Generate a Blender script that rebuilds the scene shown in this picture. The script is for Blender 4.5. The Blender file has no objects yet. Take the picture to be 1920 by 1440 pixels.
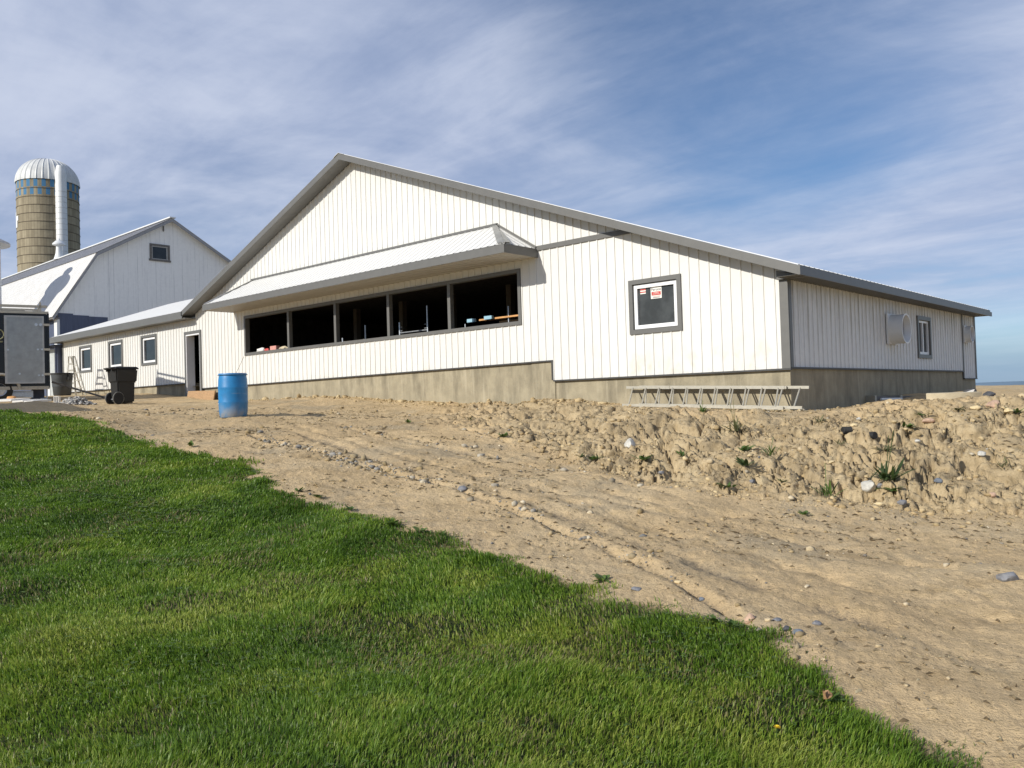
import bpy, bmesh, math, random
import numpy as np
from mathutils import Vector, Matrix
R = math.radians
random.seed(7)
sc = bpy.context.scene
COL = sc.collection

# ------------------------------------------------------------------ camera
# the building stands square to the axes: front wall in the plane y=0 running to -x from the corner (0,0)
EYE = 1.6
CAM = np.array([6.2086, -14.0825, EYE])
F_PX = 1565.0
PITCH, ROLL = R(1.157), R(1.770)
def _rx(a): c, s = math.cos(a), math.sin(a); return np.array([[1,0,0],[0,c,-s],[0,s,c]])
def _ry(a): c, s = math.cos(a), math.sin(a); return np.array([[c,0,s],[0,1,0],[-s,0,c]])
YAW = np.array([[.74042,-.67215,0],[.67215,.74042,0],[0,0,1]])   # rows: x and y axes of the place seen in camera plan
MC = YAW @ _rx(PITCH) @ _ry(ROLL)
cam_d = bpy.data.cameras.new('camera'); cam = bpy.data.objects.new('camera', cam_d); COL.objects.link(cam)
right, fwd, up = MC[:,0], MC[:,1], MC[:,2]
mw = Matrix.Identity(4)
for i in range(3):
    mw[i][0] = right[i]; mw[i][1] = up[i]; mw[i][2] = -fwd[i]; mw[i][3] = CAM[i]
cam.matrix_world = mw
cam_d.sensor_fit = 'HORIZONTAL'; cam_d.sensor_width = 36; cam_d.lens = F_PX/1920*36
cam_d.clip_start = 0.05; cam_d.clip_end = 20000
sc.camera = cam

# ------------------------------------------------------------------ light
SUN_T = Vector((.20, 1.0, -.545)).normalized()        # the way the sunlight travels
sun_d = bpy.data.lights.new('sun', 'SUN'); sun = bpy.data.objects.new('sun', sun_d); COL.objects.link(sun)
sun_d.energy = 4.6; sun_d.angle = R(.53); sun_d.color = (1, .955, .86)
sun.rotation_euler = SUN_T.to_track_quat('-Z', 'Y').to_euler(); sun.location = (-5, -30, 30)
sc.view_settings.view_transform = 'Standard'; sc.view_settings.look = 'None'
sc.view_settings.exposure = 0; sc.view_settings.gamma = 1

class NT:
    """tiny node helper"""
    def __init__(s, tree): s.t = tree; s.n = tree.nodes; s.l = tree.links
    def new(s, kind, **kw):
        n = s.n.new(kind)
        for k, v in kw.items():
            if k == 'ins':
                for a, b in v.items(): s.set(n, a, b)
            else: setattr(n, k, v)
        return n
    def set(s, n, a, b):
        if isinstance(b, bpy.types.NodeSocket): s.l.new(b, n.inputs[a])
        elif isinstance(b, bpy.types.Node): s.l.new(b.outputs[0], n.inputs[a])
        else: n.inputs[a].default_value = b
    def math(s, op, a, b=0.0, c=None, clamp=False):
        n = s.new('ShaderNodeMath', operation=op, use_clamp=clamp); s.set(n, 0, a); s.set(n, 1, b)
        if c is not None: s.set(n, 2, c)
        return n.outputs[0]
    def noise(s, vec, scale, detail=4, rough=.55, dist=0, dims='3D'):
        n = s.new('ShaderNodeTexNoise', noise_dimensions=dims); s.set(n, 'Vector', vec)
        n.inputs['Scale'].default_value = scale; n.inputs['Detail'].default_value = detail
        n.inputs['Roughness'].default_value = rough; n.inputs['Distortion'].default_value = dist
        return n.outputs[0]
    def mapping(s, vec, scale=(1,1,1), loc=(0,0,0), rot=(0,0,0)):
        n = s.new('ShaderNodeMapping'); s.set(n, 'Vector', vec)
        n.inputs['Scale'].default_value = scale; n.inputs['Location'].default_value = loc; n.inputs['Rotation'].default_value = rot
        return n.outputs[0]
    def ramp(s, fac, stops):
        n = s.new('ShaderNodeValToRGB'); s.set(n, 0, fac); e = n.color_ramp.elements
        while len(e) < len(stops): e.new(.5)
        for el, (p, c) in zip(e, stops):
            el.position = p; el.color = (c if len(c) == 4 else (*c, 1)) if not isinstance(c, (int, float)) else (c, c, c, 1)
        return n.outputs[0]
    def mix(s, fac, a, b, mode='MIX'):
        n = s.new('ShaderNodeMix', data_type='RGBA', blend_type=mode)
        for k, v in ((0, fac), (6, a), (7, b)):
            if isinstance(v, tuple) and len(v) == 3: v = (*v, 1)
            s.set(n, k, v)
        return n.outputs[2]
    def sep(s, vec):
        n = s.new('ShaderNodeSeparateXYZ'); s.set(n, 0, vec); return n.outputs
    def range(s, v, a, b, c=0.0, d=1.0, smooth=True):
        n = s.new('ShaderNodeMapRange', interpolation_type='SMOOTHSTEP' if smooth else 'LINEAR'); s.set(n, 0, v)
        for i, x in enumerate((a, b, c, d)): n.inputs[i+1].default_value = x
        return n.outputs[0]

world = bpy.data.worlds.new('World'); sc.world = world; world.use_nodes = True
w = NT(world.node_tree); w.n.clear()
sky = w.new('ShaderNodeTexSky', sky_type='NISHITA'); sky.sun_disc = False
sky.sun_elevation = R(28.1); sky.sun_rotation = R(191.3)
sky.altitude = 200; sky.air_density = 1.0; sky.dust_density = .15; sky.ozone_density = 2.5
tc = w.new('ShaderNodeTexCoord')
d = w.sep(tc.outputs['Generated'])
zc = w.math('ADD', w.math('MAXIMUM', d[2], 0.0), .12)
comb = w.new('ShaderNodeCombineXYZ'); w.set(comb, 0, w.math('DIVIDE', d[0], zc)); w.set(comb, 1, w.math('DIVIDE', d[1], zc))
P = comb.outputs[0]
st = w.mapping(P, scale=(.30, 1.0, 1), rot=(0, 0, R(-38)))          # long soft wisps
n1 = w.noise(w.mapping(st, loc=(3.1, 1.7, 0)), .75, 6, .52, .25)
n2 = w.noise(w.mapping(P, loc=(5.3, 9.1, 0)), 1.5, 9, .60, .35)
n3 = w.noise(w.mapping(st, loc=(8.2, 4.4, 0)), 3.2, 9, .62, .35)
base = w.math('ADD', w.math('ADD', w.math('MULTIPLY', n1, .44), w.math('MULTIPLY', n2, .35)), w.math('MULTIPLY', n3, .21))
cov = base
# where the cloud sheet thickens or opens: (direction, cosine range, amount)
for dirv, c0, c1, amt in (((-.391,.83,.40),.950,.999,-.30),((-.33,.91,.20),.92,.99,.13),((-.93,.28,.24),.88,.99,.10),((-.802,.498,.33),.95,1.0,.06),((-.845,.469,.22),.985,1.0,-.06),((-.62,.72,.33),.95,1.0,.06)):
    L_ = math.sqrt(sum(q*q for q in dirv)); vm = w.new('ShaderNodeVectorMath', operation='DOT_PRODUCT'); w.set(vm, 0, tc.outputs['Generated']); vm.inputs[1].default_value = [q/L_ for q in dirv]
    cov = w.math('ADD', cov, w.range(vm.outputs['Value'], c0, c1, 0, amt))
fac = w.math('MULTIPLY', w.range(cov, .20, .73), w.range(d[2], .01, .12, .12, .92))
cloudcol = w.mix(w.range(w.math('ADD', w.math('MULTIPLY', n2, .65), w.math('MULTIPLY', n3, .35)), .34, .68), (4.6, 5.5, 7.8), (7.3, 8.0, 9.8))
skyc = w.mix(1.0, sky.outputs[0], (.80, .98, 1.17), 'MULTIPLY')
skyc = w.mix(w.math('MULTIPLY', w.range(d[2], .075, .012), .8), skyc, (2.5, 4.1, 6.5))          # blue haze low over the horizon
bg = w.new('ShaderNodeBackground'); w.set(bg, 'Color', w.mix(fac, skyc, cloudcol)); bg.inputs['Strength'].default_value = .085
out = w.new('ShaderNodeOutputWorld'); w.l.new(bg.outputs[0], out.inputs[0])

# ------------------------------------------------------------------ placing helpers
def ray(px, py): return MC @ np.array([(px-960)/F_PX, 1, -(py-720)/F_PX])
def depth_of(p): return float((np.asarray(p) - CAM) @ (YAW @ np.array([0,1,0])))
def at(px, py, dep):
    r = ray(px, py); fw = YAW @ np.array([0,1,0]); return CAM + r * (dep / (r @ fw))
def plan(a, b): return CAM[0] + YAW[0,0]*a + YAW[0,1]*b, CAM[1] + YAW[1,0]*a + YAW[1,1]*b   # lateral, depth -> x,y
def unplan(x, y): dx, dy = x-CAM[0], y-CAM[1]; return YAW[0,0]*dx + YAW[1,0]*dy, YAW[0,1]*dx + YAW[1,1]*dy

# ------------------------------------------------------------------ mesh helpers
class MB:
    def __init__(s): s.v = []; s.f = []
    def add(s, vs, fs):
        o = len(s.v); s.v += [tuple(map(float, p)) for p in vs]; s.f += [tuple(i+o for i in f) for f in fs]; return s
    def box(s, a, b):
        x0,y0,z0 = a; x1,y1,z1 = b
        return s.hexa([(x0,y0,z0),(x1,y0,z0),(x1,y1,z0),(x0,y1,z0),(x0,y0,z1),(x1,y0,z1),(x1,y1,z1),(x0,y1,z1)])
    def hexa(s, p): return s.add(p, [(3,2,1,0),(4,5,6,7),(0,1,5,4),(1,2,6,5),(2,3,7,6),(3,0,4,7)])
    def bar(s, a, b, w, h, upv=(0,0,1)):
        a = Vector(a); b = Vector(b); d = (b-a).normalized(); u = Vector(upv)
        if abs(d.dot(u)) > .98: u = Vector((0,1,0))
        x = d.cross(u).normalized(); y = x.cross(d)
        c = [(-1,-1),(1,-1),(1,1),(-1,1)]
        return s.hexa([a + x*(i*w/2) + y*(j*h/2) for i,j in c] + [b + x*(i*w/2) + y*(j*h/2) for i,j in c])
    def tube(s, path, r, n=8, cap=True):
        path = [Vector(p) for p in path]; rs = r if isinstance(r, (list,tuple)) else [r]*len(path)
        vs = []; fs = []
        for i, p in enumerate(path):
            d = (path[min(i+1,len(path)-1)] - path[max(i-1,0)]).normalized()
            u = Vector((0,0,1)) if abs(d.z) < .95 else Vector((1,0,0))
            x = d.cross(u).normalized(); y = x.cross(d)
            vs += [p + (x*math.cos(2*math.pi*k/n) + y*math.sin(2*math.pi*k/n))*rs[i] for k in range(n)]
        for i in range(len(path)-1):
            fs += [(i*n+k, i*n+(k+1)%n, (i+1)*n+(k+1)%n, (i+1)*n+k) for k in range(n)]
        if cap: fs += [tuple(range(n))[::-1], tuple(range((len(path)-1)*n, len(path)*n))]
        return s.add(vs, fs)
    def lathe(s, prof, n=32, c=(0,0,0), sx=1, sy=1, cap=True):
        vs = []; fs = []
        for r, z in prof: vs += [(c[0]+r*sx*math.cos(2*math.pi*k/n), c[1]+r*sy*math.sin(2*math.pi*k/n), c[2]+z) for k in range(n)]
        m = len(prof)
        for i in range(m-1): fs += [(i*n+k, i*n+(k+1)%n, (i+1)*n+(k+1)%n, (i+1)*n+k) for k in range(n)]
        if cap: fs += [tuple(range(n))[::-1], tuple(range((m-1)*n, m*n))]
        return s.add(vs, fs)
    def quad(s, a, b, c, d): return s.add([a,b,c,d], [(0,1,2,3)])
    def poly(s, pts): return s.add(pts, [tuple(range(len(pts)))])
    def prism(s, pts, vec):
        v = Vector(vec); n = len(pts); p = [Vector(q) for q in pts]
        return s.add(p + [q+v for q in p], [tuple(range(n))[::-1], tuple(range(n, 2*n))] + [(i,(i+1)%n,n+(i+1)%n,n+i) for i in range(n)])
    def build(s, name, mat=None, parent=None, smooth=False, bevel=0, local=False):
        me = bpy.data.meshes.new(name)
        root = parent
        while root is not None and root.parent is not None: root = root.parent
        vs = s.v
        if root is not None and not local:
            inv = (Matrix.Translation(root.location) @ root.rotation_euler.to_matrix().to_4x4()).inverted()
            vs = [tuple(inv @ Vector(p)) for p in vs]
        me.from_pydata(vs, [], s.f); me.update()
        bm = bmesh.new(); bm.from_mesh(me)
        bmesh.ops.recalc_face_normals(bm, faces=bm.faces)
        if bevel: bmesh.ops.bevel(bm, geom=bm.edges[:], offset=bevel, segments=2, affect='EDGES', clamp_overlap=True)
        bm.to_mesh(me); bm.free()
        if smooth:
            for p in me.polygons: p.use_smooth = True
            try: me.set_sharp_from_angle(angle=R(40))
            except Exception: pass
        o = bpy.data.objects.new(name, me); COL.objects.link(o)
        if mat: me.materials.append(mat)
        if parent: o.parent = parent
        return o
def tag(o, label=None, cat=None, group=None, kind=None):
    for k, v in (('label',label),('category',cat),('group',group),('kind',kind)):
        if v: o[k] = v
    return o
def thing(name, label, cat, loc, rz=0, group=None):
    o = bpy.data.objects.new(name, None); COL.objects.link(o); o.location = [float(q) for q in loc]; o.rotation_euler = (0,0,rz)
    o.empty_display_size = .2
    return tag(o, label, cat, group)
def raw_mesh(name, V, Fc, mat, smooth=False):
    me = bpy.data.meshes.new(name); n = len(V); m = len(Fc); k = Fc.shape[1]
    me.vertices.add(n); me.vertices.foreach_set('co', np.ascontiguousarray(V, dtype=np.float32).ravel())
    me.loops.add(m*k); me.loops.foreach_set('vertex_index', np.ascontiguousarray(Fc, dtype=np.int32).ravel())
    me.polygons.add(m); me.polygons.foreach_set('loop_start', np.arange(0, m*k, k, dtype=np.int32))
    me.polygons.foreach_set('loop_total', np.full(m, k, dtype=np.int32))
    if smooth: me.polygons.foreach_set('use_smooth', np.ones(m, dtype=bool))
    me.update(calc_edges=True)
    o = bpy.data.objects.new(name, me); COL.objects.link(o); me.materials.append(mat); return o
def vcol(o, name, arr, domain='POINT'):
    a = o.data.attributes.new(name, 'FLOAT', domain); a.data.foreach_set('value', np.ascontiguousarray(arr, dtype=np.float32))

# ------------------------------------------------------------------ materials
def mat(name, col, rough=.6, metal=0, var=.08, scale=6, bump=0, bscale=60, spec=.5, fn=None, stretch=(1,1,1)):
    m = bpy.data.materials.new(name); m.use_nodes = True; t = NT(m.node_tree); b = t.n['Principled BSDF']
    tcn = t.new('ShaderNodeTexCoord').outputs['Object']
    v = t.mapping(tcn, scale=stretch)
    n = t.noise(v, scale, 5, .6)
    hi = tuple(min(1, c*(1+var)) for c in col); lo = tuple(c*(1-var) for c in col)
    c = t.mix(t.range(n, .3, .7), lo, hi)
    if fn: c = fn(t, tcn, c)
    t.set(b, 'Base Color', c); b.inputs['Roughness'].default_value = rough; b.inputs['Metallic'].default_value = metal
    b.inputs['Specular IOR Level'].default_value = spec
    if bump:
        bn = t.new('ShaderNodeBump'); bn.inputs['Strength'].default_value = bump; bn.inputs['Distance'].default_value = .02
        t.set(bn, 'Height', t.noise(v, bscale, 4, .6)); t.set(b, 'Normal', bn.outputs[0])
    return m
def f_siding(t, co, c):
    n = t.noise(t.mapping(co, scale=(1.2,1.2,.12)), 3, 5, .6)
    c = t.mix(t.range(n, .55, .85, 0, .10), c, (.62,.58,.50))
    s = t.sep(co); wn = t.new('ShaderNodeTexWhiteNoise', noise_dimensions='1D'); t.set(wn, 'W', t.math('FLOOR', t.math('DIVIDE', s[0], .85)))   # one tone per sheet
    c = t.mix(t.math('MULTIPLY', wn.outputs[0], .35), c, (.64,.62,.575))
    n2 = t.noise(t.mapping(co, scale=(1,1,.6)), 2.5, 6, .65)                                                       # mud splashed up from the ground
    return t.mix(t.math('MULTIPLY', t.range(s[2], 1.0, .1, 0, .5), t.range(n2, .48, .68)), c, (.52,.44,.31))
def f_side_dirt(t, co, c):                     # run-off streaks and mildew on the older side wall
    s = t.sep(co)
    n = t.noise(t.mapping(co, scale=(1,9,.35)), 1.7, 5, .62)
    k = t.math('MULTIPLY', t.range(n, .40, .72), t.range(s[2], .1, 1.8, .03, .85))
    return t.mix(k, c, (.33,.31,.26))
M = {}
M['siding'] = mat('siding', (.715,.704,.672), .42, var=.02, fn=f_siding, spec=.4)
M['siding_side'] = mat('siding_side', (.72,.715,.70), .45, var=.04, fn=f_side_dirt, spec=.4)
M['roof'] = mat('roof', (.70,.69,.665), .5, var=.03, spec=.25)
M['trim'] = mat('trim', (.135,.132,.124), .42, var=.05, spec=.45)
M['trim_dk'] = mat('trim_dk', (.05,.048,.046), .5, var=.06)
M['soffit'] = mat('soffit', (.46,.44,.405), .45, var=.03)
def f_concrete(t, co, c):
    n = t.noise(t.mapping(co, scale=(1,1,.25)), 2.2, 6, .65); c = t.mix(t.range(n, .42, .7, 0, .75), c, (.16,.138,.095))
    n2 = t.noise(t.mapping(co, scale=(6,6,.5)), 1.4, 4, .6); c = t.mix(t.range(n2, .50, .74, 0, .45), c, (.50,.44,.32))
    n3 = t.noise(co, 40, 3, .5); c = t.mix(t.range(n3, .66, .74, 0, .5), c, (.10,.09,.07))
    s = t.sep(co); b = t.math('ADD', s[2], t.math('MULTIPLY', n, .5))                    # sand splashed up from the ground
    return t.mix(t.range(b, -1.05, -1.4, 0, .6), c, (.50,.39,.23))
M['concrete'] = mat('concrete', (.335,.29,.20), .9, var=.12, scale=3, bump=.35, bscale=30, fn=f_concrete)
M['vinyl'] = mat('vinyl', (.82,.82,.82), .35, var=.01)
M['black'] = mat('black', (.012,.012,.012), .8, var=.2)
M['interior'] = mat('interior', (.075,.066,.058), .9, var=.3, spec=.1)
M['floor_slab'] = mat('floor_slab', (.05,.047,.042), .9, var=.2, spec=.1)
M['galv'] = mat('galv', (.55,.58,.62), .35, metal=.7, var=.12, scale=20)
M['alu'] = mat('alu', (.44,.41,.34), .45, metal=.3, var=.08, scale=15)
M['wood'] = mat('wood', (.42,.27,.14), .75, var=.2, scale=10, stretch=(1,6,6))
M['plywood'] = mat('plywood', (.38,.235,.12), .75, var=.15, scale=8, stretch=(1,1,5))
M['door_white'] = mat('door_white', (.76,.76,.77), .35, var=.02)
def glass_mat(name, col=(.016,.018,.019), rough=.03, spec=.5):
    m = bpy.data.materials.new(name); m.use_nodes = True; t = NT(m.node_tree); b = t.n['Principled BSDF']
    co = t.new('ShaderNodeTexCoord').outputs['Object']
    t.set(b, 'Base Color', t.mix(t.range(t.noise(co, 3, 3), .4, .7), col, tuple(c*1.6 for c in col)))
    b.inputs['Roughness'].default_value = rough; b.inputs['Specular IOR Level'].default_value = spec
    return m
M['glass'] = glass_mat('glass'); M['glass_film'] = glass_mat('glass_film', (.042,.045,.045), .25, .35)
def f_barrel(t, co, c):
    n = t.noise(co, 3.5, 5, .6); s = t.sep(co)
    k = t.math('MULTIPLY', t.range(s[2], .36, .02, 0, .75), t.range(n, .35, .65))
    c = t.mix(k, c, (.34,.30,.24))
    return t.mix(t.range(t.noise(t.mapping(co, scale=(1,1,9)), 2, 5), .62, .75, 0, .35), c, (.30,.36,.42))
M['barrel'] = mat('barrel', (.018,.19,.44), .42, var=.12, scale=4, fn=f_barrel)
M['bin'] = mat('bin', (.012,.012,.012), .55, var=.15, bump=.2, bscale=200)
M['bin_grey'] = mat('bin_grey', (.055,.062,.068), .55, var=.15)
M['rubber'] = mat('rubber', (.013,.013,.013), .7, var=.2)
M['wheel_rim'] = mat('wheel_rim', (.24,.23,.20), .5, var=.1)
M['trailer_black'] = mat('trailer_black', (.007,.007,.008), .25, var=.1)
def f_door(t, co, c):
    n = t.noise(t.mapping(co, scale=(1,1,.7)), 2.4, 5, .6)
    c = t.mix(t.range(n, .35, .7, 0, .25), c, (.25,.245,.235))
    return t.mix(t.range(t.noise(t.mapping(co, scale=(3,3,1.2)), 5, 6, .7), .66, .74, 0, .6), c, (.42,.42,.40))
M['alu_sheet'] = mat('alu_sheet', (.36,.35,.33), .30, metal=.75, var=.1, fn=f_door)
def f_oldwhite(t, co, c):
    s = t.sep(co)
    line = t.math('PINGPONG', s[1], .13); k = t.range(line, .0, .016, 1, 0, False)           # joints between the boards
    n = t.noise(t.mapping(co, scale=(1,3,.12)), 2.3, 5, .6)
    c = t.mix(t.math('MULTIPLY', k, t.range(n, .45, .72, .04, .9)), c, (.14,.14,.145))
    n2 = t.noise(t.mapping(co, scale=(1,2,.25)), 2.0, 5, .65)
    c = t.mix(t.range(n2, .5, .8, 0, .4), c, (.52,.52,.53))
    n4 = t.noise(t.mapping(co, scale=(1,7,.35)), 3.1, 4, .65)
    return t.mix(t.range(n4, .70, .76, 0, .8), c, (.16,.15,.14))
M['old_white'] = mat('old_white', (.91,.90,.87), .6, var=.03, fn=f_oldwhite)
M['old_roof'] = mat('old_roof', (.68,.665,.64), .45, var=.05, scale=2)
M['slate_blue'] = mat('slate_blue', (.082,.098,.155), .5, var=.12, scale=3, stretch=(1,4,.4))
M['grey_wood'] = mat('grey_wood', (.16,.15,.14), .85, var=.25, scale=12)
def f_silo(t, co, c):
    s = t.sep(co)
    ang = t.math('MULTIPLY', t.math('ARCTAN2', s[1], s[0]), 64/(2*math.pi))
    fr = t.math('FRACT', ang); jt = t.range(t.math('ABSOLUTE', t.math('SUBTRACT', fr, .5)), .43, .5, 0, 1)
    cell = t.new('ShaderNodeTexWhiteNoise', noise_dimensions='2D'); cv = t.new('ShaderNodeCombineXYZ')
    t.set(cv, 0, t.math('FLOOR', ang)); t.set(cv, 1, t.math('FLOOR', t.math('DIVIDE', s[2], .76))); t.set(cell, 'Vector', cv.outputs[0])
    c = t.mix(t.math('MULTIPLY', cell.outputs[0], .5), c, (.15,.12,.075))
    c = t.mix(t.math('MULTIPLY', jt, .75), c, (.075,.06,.04))
    hz = t.range(t.math('ABSOLUTE', t.math('SUBTRACT', t.math('FRACT', t.math('DIVIDE', s[2], .76)), .5)), .44, .5, 0, .85)
    c = t.mix(hz, c, (.06,.045,.03))
    n = t.noise(t.mapping(co, scale=(1,1,.3)), .8, 6, .65); c = t.mix(t.range(n, .45, .7, 0, .55), c, (.17,.14,.095))
    # two rows of blue staves under the roof
    a2 = t.math('FLOOR', t.math('MULTIPLY', t.math('ARCTAN2', s[1], s[0]), 48/(2*math.pi)))
    row = t.math('FLOOR', t.math('DIVIDE', t.math('SUBTRACT', s[2], 19.15), .725))
    odd = t.math('MODULO', t.math('ADD', t.math('ADD', a2, row), 100), 2)
    inb = t.math('MULTIPLY', t.math('GREATER_THAN', s[2], 19.17), t.math('LESS_THAN', s[2], 20.58))
    rowl = t.math('LESS_THAN', t.math('ABSOLUTE', t.math('SUBTRACT', s[2], 19.875)), .03)
    blue = t.math('MULTIPLY', t.math('MULTIPLY', odd, inb), t.math('SUBTRACT', 1.0, rowl))
    c = t.mix(t.math('MULTIPLY', blue, .92), c, (.055,.20,.37))
    return c
M['silo'] = mat('silo', (.37,.31,.21), .9, var=.1, scale=1.5, bump=.4, bscale=8, fn=f_silo)
M['white_metal'] = mat('white_metal', (.74,.74,.73), .45, var=.05, scale=2)
M['old_bin'] = mat('old_bin', (.55,.56,.58), .5, var=.08, scale=2)
M['paint_white'] = mat('paint_white', (.78,.76,.72), .6, var=.05)
M['red'] = mat('red', (.50,.045,.035), .5, var=.05); M['ink'] = mat('ink', (.03,.03,.05), .6); M['paper'] = mat('paper', (.78,.76,.70), .6, var=.02)
M['pink'] = mat('pink', (.62,.30,.25), .6, var=.05)
M['gold'] = mat('gold', (.24,.23,.12), .5, var=.1)
M['pale_conc'] = mat('pale_conc', (.56,.48,.335), .85, var=.08, scale=8, bump=.2, bscale=60)
M['orange_wood'] = mat('orange_wood', (.62,.32,.12), .7, var=.12)
M['blue_board'] = mat('blue_board', (.30,.50,.62), .6, var=.08)
def stone(name, c, var=.25): return mat(name, c, .85, var=var, scale=9, bump=.5, bscale=22)
M['st_white'] = stone('st_white', (.52,.50,.45)); M['st_grey'] = stone('st_grey', (.20,.20,.21)); M['st_tan'] = stone('st_tan', (.52,.41,.25))
M['st_yel'] = stone('st_yel', (.62,.49,.28), .12); M['st_dark'] = stone('st_dark', (.07,.072,.08)); M['st_pink'] = stone('st_pink', (.50,.34,.24)); M['st_blue'] = stone('st_blue', (.15,.17,.20))

# ------------------------------------------------------------------ numpy noise
def _hash(ix, iy, seed):
    h = (ix.astype(np.int64)*374761393 + iy.astype(np.int64)*668265263 + seed*974634777) & 0xffffffff
    h = ((h ^ (h >> 13))*1274126177) & 0xffffffff; h = h ^ (h >> 16)
    return (h & 0xffff)/65535.0
def vnoise(x, y, seed=0):
    ix = np.floor(x); iy = np.floor(y); fx = x-ix; fy = y-iy
    fx = fx*fx*fx*(fx*(fx*6-15)+10); fy = fy*fy*fy*(fy*(fy*6-15)+10)
    a = _hash(ix,iy,seed); b = _hash(ix+1,iy,seed); c = _hash(ix,iy+1,seed); d = _hash(ix+1,iy+1,seed)
    return (a*(1-fx)+b*fx)*(1-fy) + (c*(1-fx)+d*fx)*fy
def fbm(x, y, o=4, seed=0, g=.5):
    s = 0; a = 1; t = 0
    for i in range(o):
        c, sn = math.cos(i*1.1), math.sin(i*1.1)
        s = s + a*vnoise((x*c-y*sn)*2**i+i*17.3, (x*sn+y*c)*2**i-i*9.1, seed+i); t += a; a *= g
    return s/t
def sstep(a, b, x): t = np.clip((x-a)/(b-a), 0, 1); return t*t*(3-2*t)

# ------------------------------------------------------------------ the ground
# heights read from where the ground meets known things: (pixel x, pixel y, distance)
CTRL = [(1800,1420,3.5),(1550,1290,4.2),(1400,1190,5.0),(1200,1130,5.6),(1000,1050,6.8),(700,965,8.6),(500,890,10.8),(370,850,12.5),(200,790,15.5),
 (0,1440,3.4),(0,1035,7.2),(0,890,11),(0,771,16),(480,1440,3.3),(480,1120,6),(480,985,8.6),(960,1440,3.35),(960,1150,5.6),
 (1000,900,10.5),(1100,862,12.3),(1200,902,10.8),(1450,935,9.7),(1700,952,9.3),(1920,965,9.0),(1900,1100,6.0),(1900,1400,3.5),(1500,1100,6.0),(2300,1100,6.0),(2300,970,9),
 (700,850,12.5),(700,780,18.5),(900,770,18),(900,830,13.5),(437,784,16.8),(560,782,17),(300,800,16),(228,758,25),(50,757,24),(50,772,18),(150,752,27),(-300,775,17),(-300,745,26),
 (1100,765,16),(1000,760,17.5),(1300,770,13.8),(1200,800,13.2),(1500,768,13.8),(1480,802,12.6),(1450,870,10.9),(1700,755,13),(1700,850,10.9),(1900,745,13),(1900,850,10.7),(2300,760,13),(2300,860,10.6),
 (1650,748,18),(1800,738,22),(1900,735,25),(2200,732,25),(1040,747,18.3),(700,742,23.2),(560,746,25),(470,750,26.6),(420,749,28),(350,744,29.3),(290,738,31.5),(180,741,34.3),(125,741,37),
 (-300,735,40),(100,735,50),(900,742,30),(1400,735,30),(2300,728,45),(1700,728,50)]
CTRL_H = [(1540,14.3,-.30),(1540,15.5,-.33),(1640,14.2,-.23),(1640,15.6,-.30),(1700,14,-.21),(1700,16,-.28),(1760,13.6,-.21),(1760,15.2,-.28),(1850,13.4,-.20),(1850,15.5,-.29),(1930,14.2,-.22),(2300,15,-.25),(1640,18,-.26),(1490,14.3,-.30),(1490,15.2,-.32),(1560,18,-.28)]
CTRL_W = [(0,-.3,-.29),(0,-.62,-.29),(1.2,-.5,-.235),(3.1,-.55,-.165),(4.6,-.4,-.05)]
def _tps():
    A = []; Z = []
    for px,dp,z in CTRL_H:
        p = at(px,740,dp); A.append(unplan(p[0],p[1])); Z.append(z+EYE)
    for u,v,z in CTRL_W: A.append(unplan(-u,v)); Z.append(z+EYE)
    for px,py,dp in CTRL:
        p = at(px,py,dp); a,b = unplan(p[0],p[1]); A.append((a,b)); Z.append(p[2])
    A = np.array(A); Z = np.array(Z); n = len(A)
    r = np.linalg.norm(A[:,None]-A[None], axis=2); K = np.where(r>0, r*r*np.log(np.maximum(r,1e-9)), 0) + np.eye(n)*.01
    Pm = np.c_[np.ones(n), A]; L = np.block([[K,Pm],[Pm.T,np.zeros((3,3))]])
    return A, np.linalg.solve(L, np.r_[Z,0,0,0])
_A, _W = _tps()
LAWN = [(1.90,3.5),(1.6,4.2),(1.42,5.0),(.88,5.6),(.20,6.8),(-.55,7.7),(-1.40,8.6),(-2.3,9.6),(-3.15,10.8),(-3.75,11.9),(-4.7,12.6),(-5.6,13.6),(-7.5,15.4),(-9.5,16.0),(-15,16.3),(-15,-2),(4.2,-2),(3.1,1.2)]
BANK_FOOT = [(-1.2,15.5),(.2,13.6),(1.1,12.0),(1.75,10.9),(2.4,10.2),(3.0,9.75),(4.3,9.35),(5.7,9.0),(8,8.9),(12,9)]
def seg_dist(a, b, pts, closed):
    """signed side is ignored: distance to a polyline"""
    best = np.full(a.shape, 1e9); n = len(pts)
    for i in range(n if closed else n-1):
        p = np.array(pts[i]); q = np.array(pts[(i+1)%n]); d = q-p; L = d@d
        t = np.clip(((a-p[0])*d[0]+(b-p[1])*d[1])/L, 0, 1)
        best = np.minimum(best, np.hypot(a-p[0]-t*d[0], b-p[1]-t*d[1]))
    return best
def inside(a, b, pts):
    r = np.zeros(a.shape, bool); n = len(pts)
    for i in range(n):
        x0,y0 = pts[i]; x1,y1 = pts[(i+1)%n]
        if y0 == y1: continue
        c = ((y0 > b) != (y1 > b)) & (a < (x1-x0)*(b-y0)/(y1-y0)+x0); r ^= c
    return r
def lawn_sd(a, b):                            # >0 inside the lawn
    j = (fbm(a*1.0, b*1.0, 2, 31)-.5)*.45 + (fbm(a*4.2, b*4.2, 3, 32)-.5)*.30
    s = seg_dist(a, b, LAWN, True); return np.where(inside(a,b,LAWN), s, -s) + j - .04 - .16*sstep(4.5,7.5,b)
def bank_t(a, b):                             # metres behind the foot of the bank
    fx = np.interp(a, [p[0] for p in BANK_FOOT], [p[1] for p in BANK_FOOT])
    return (b - fx)*np.where(a < 2.4, .72, 1.0)
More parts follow.
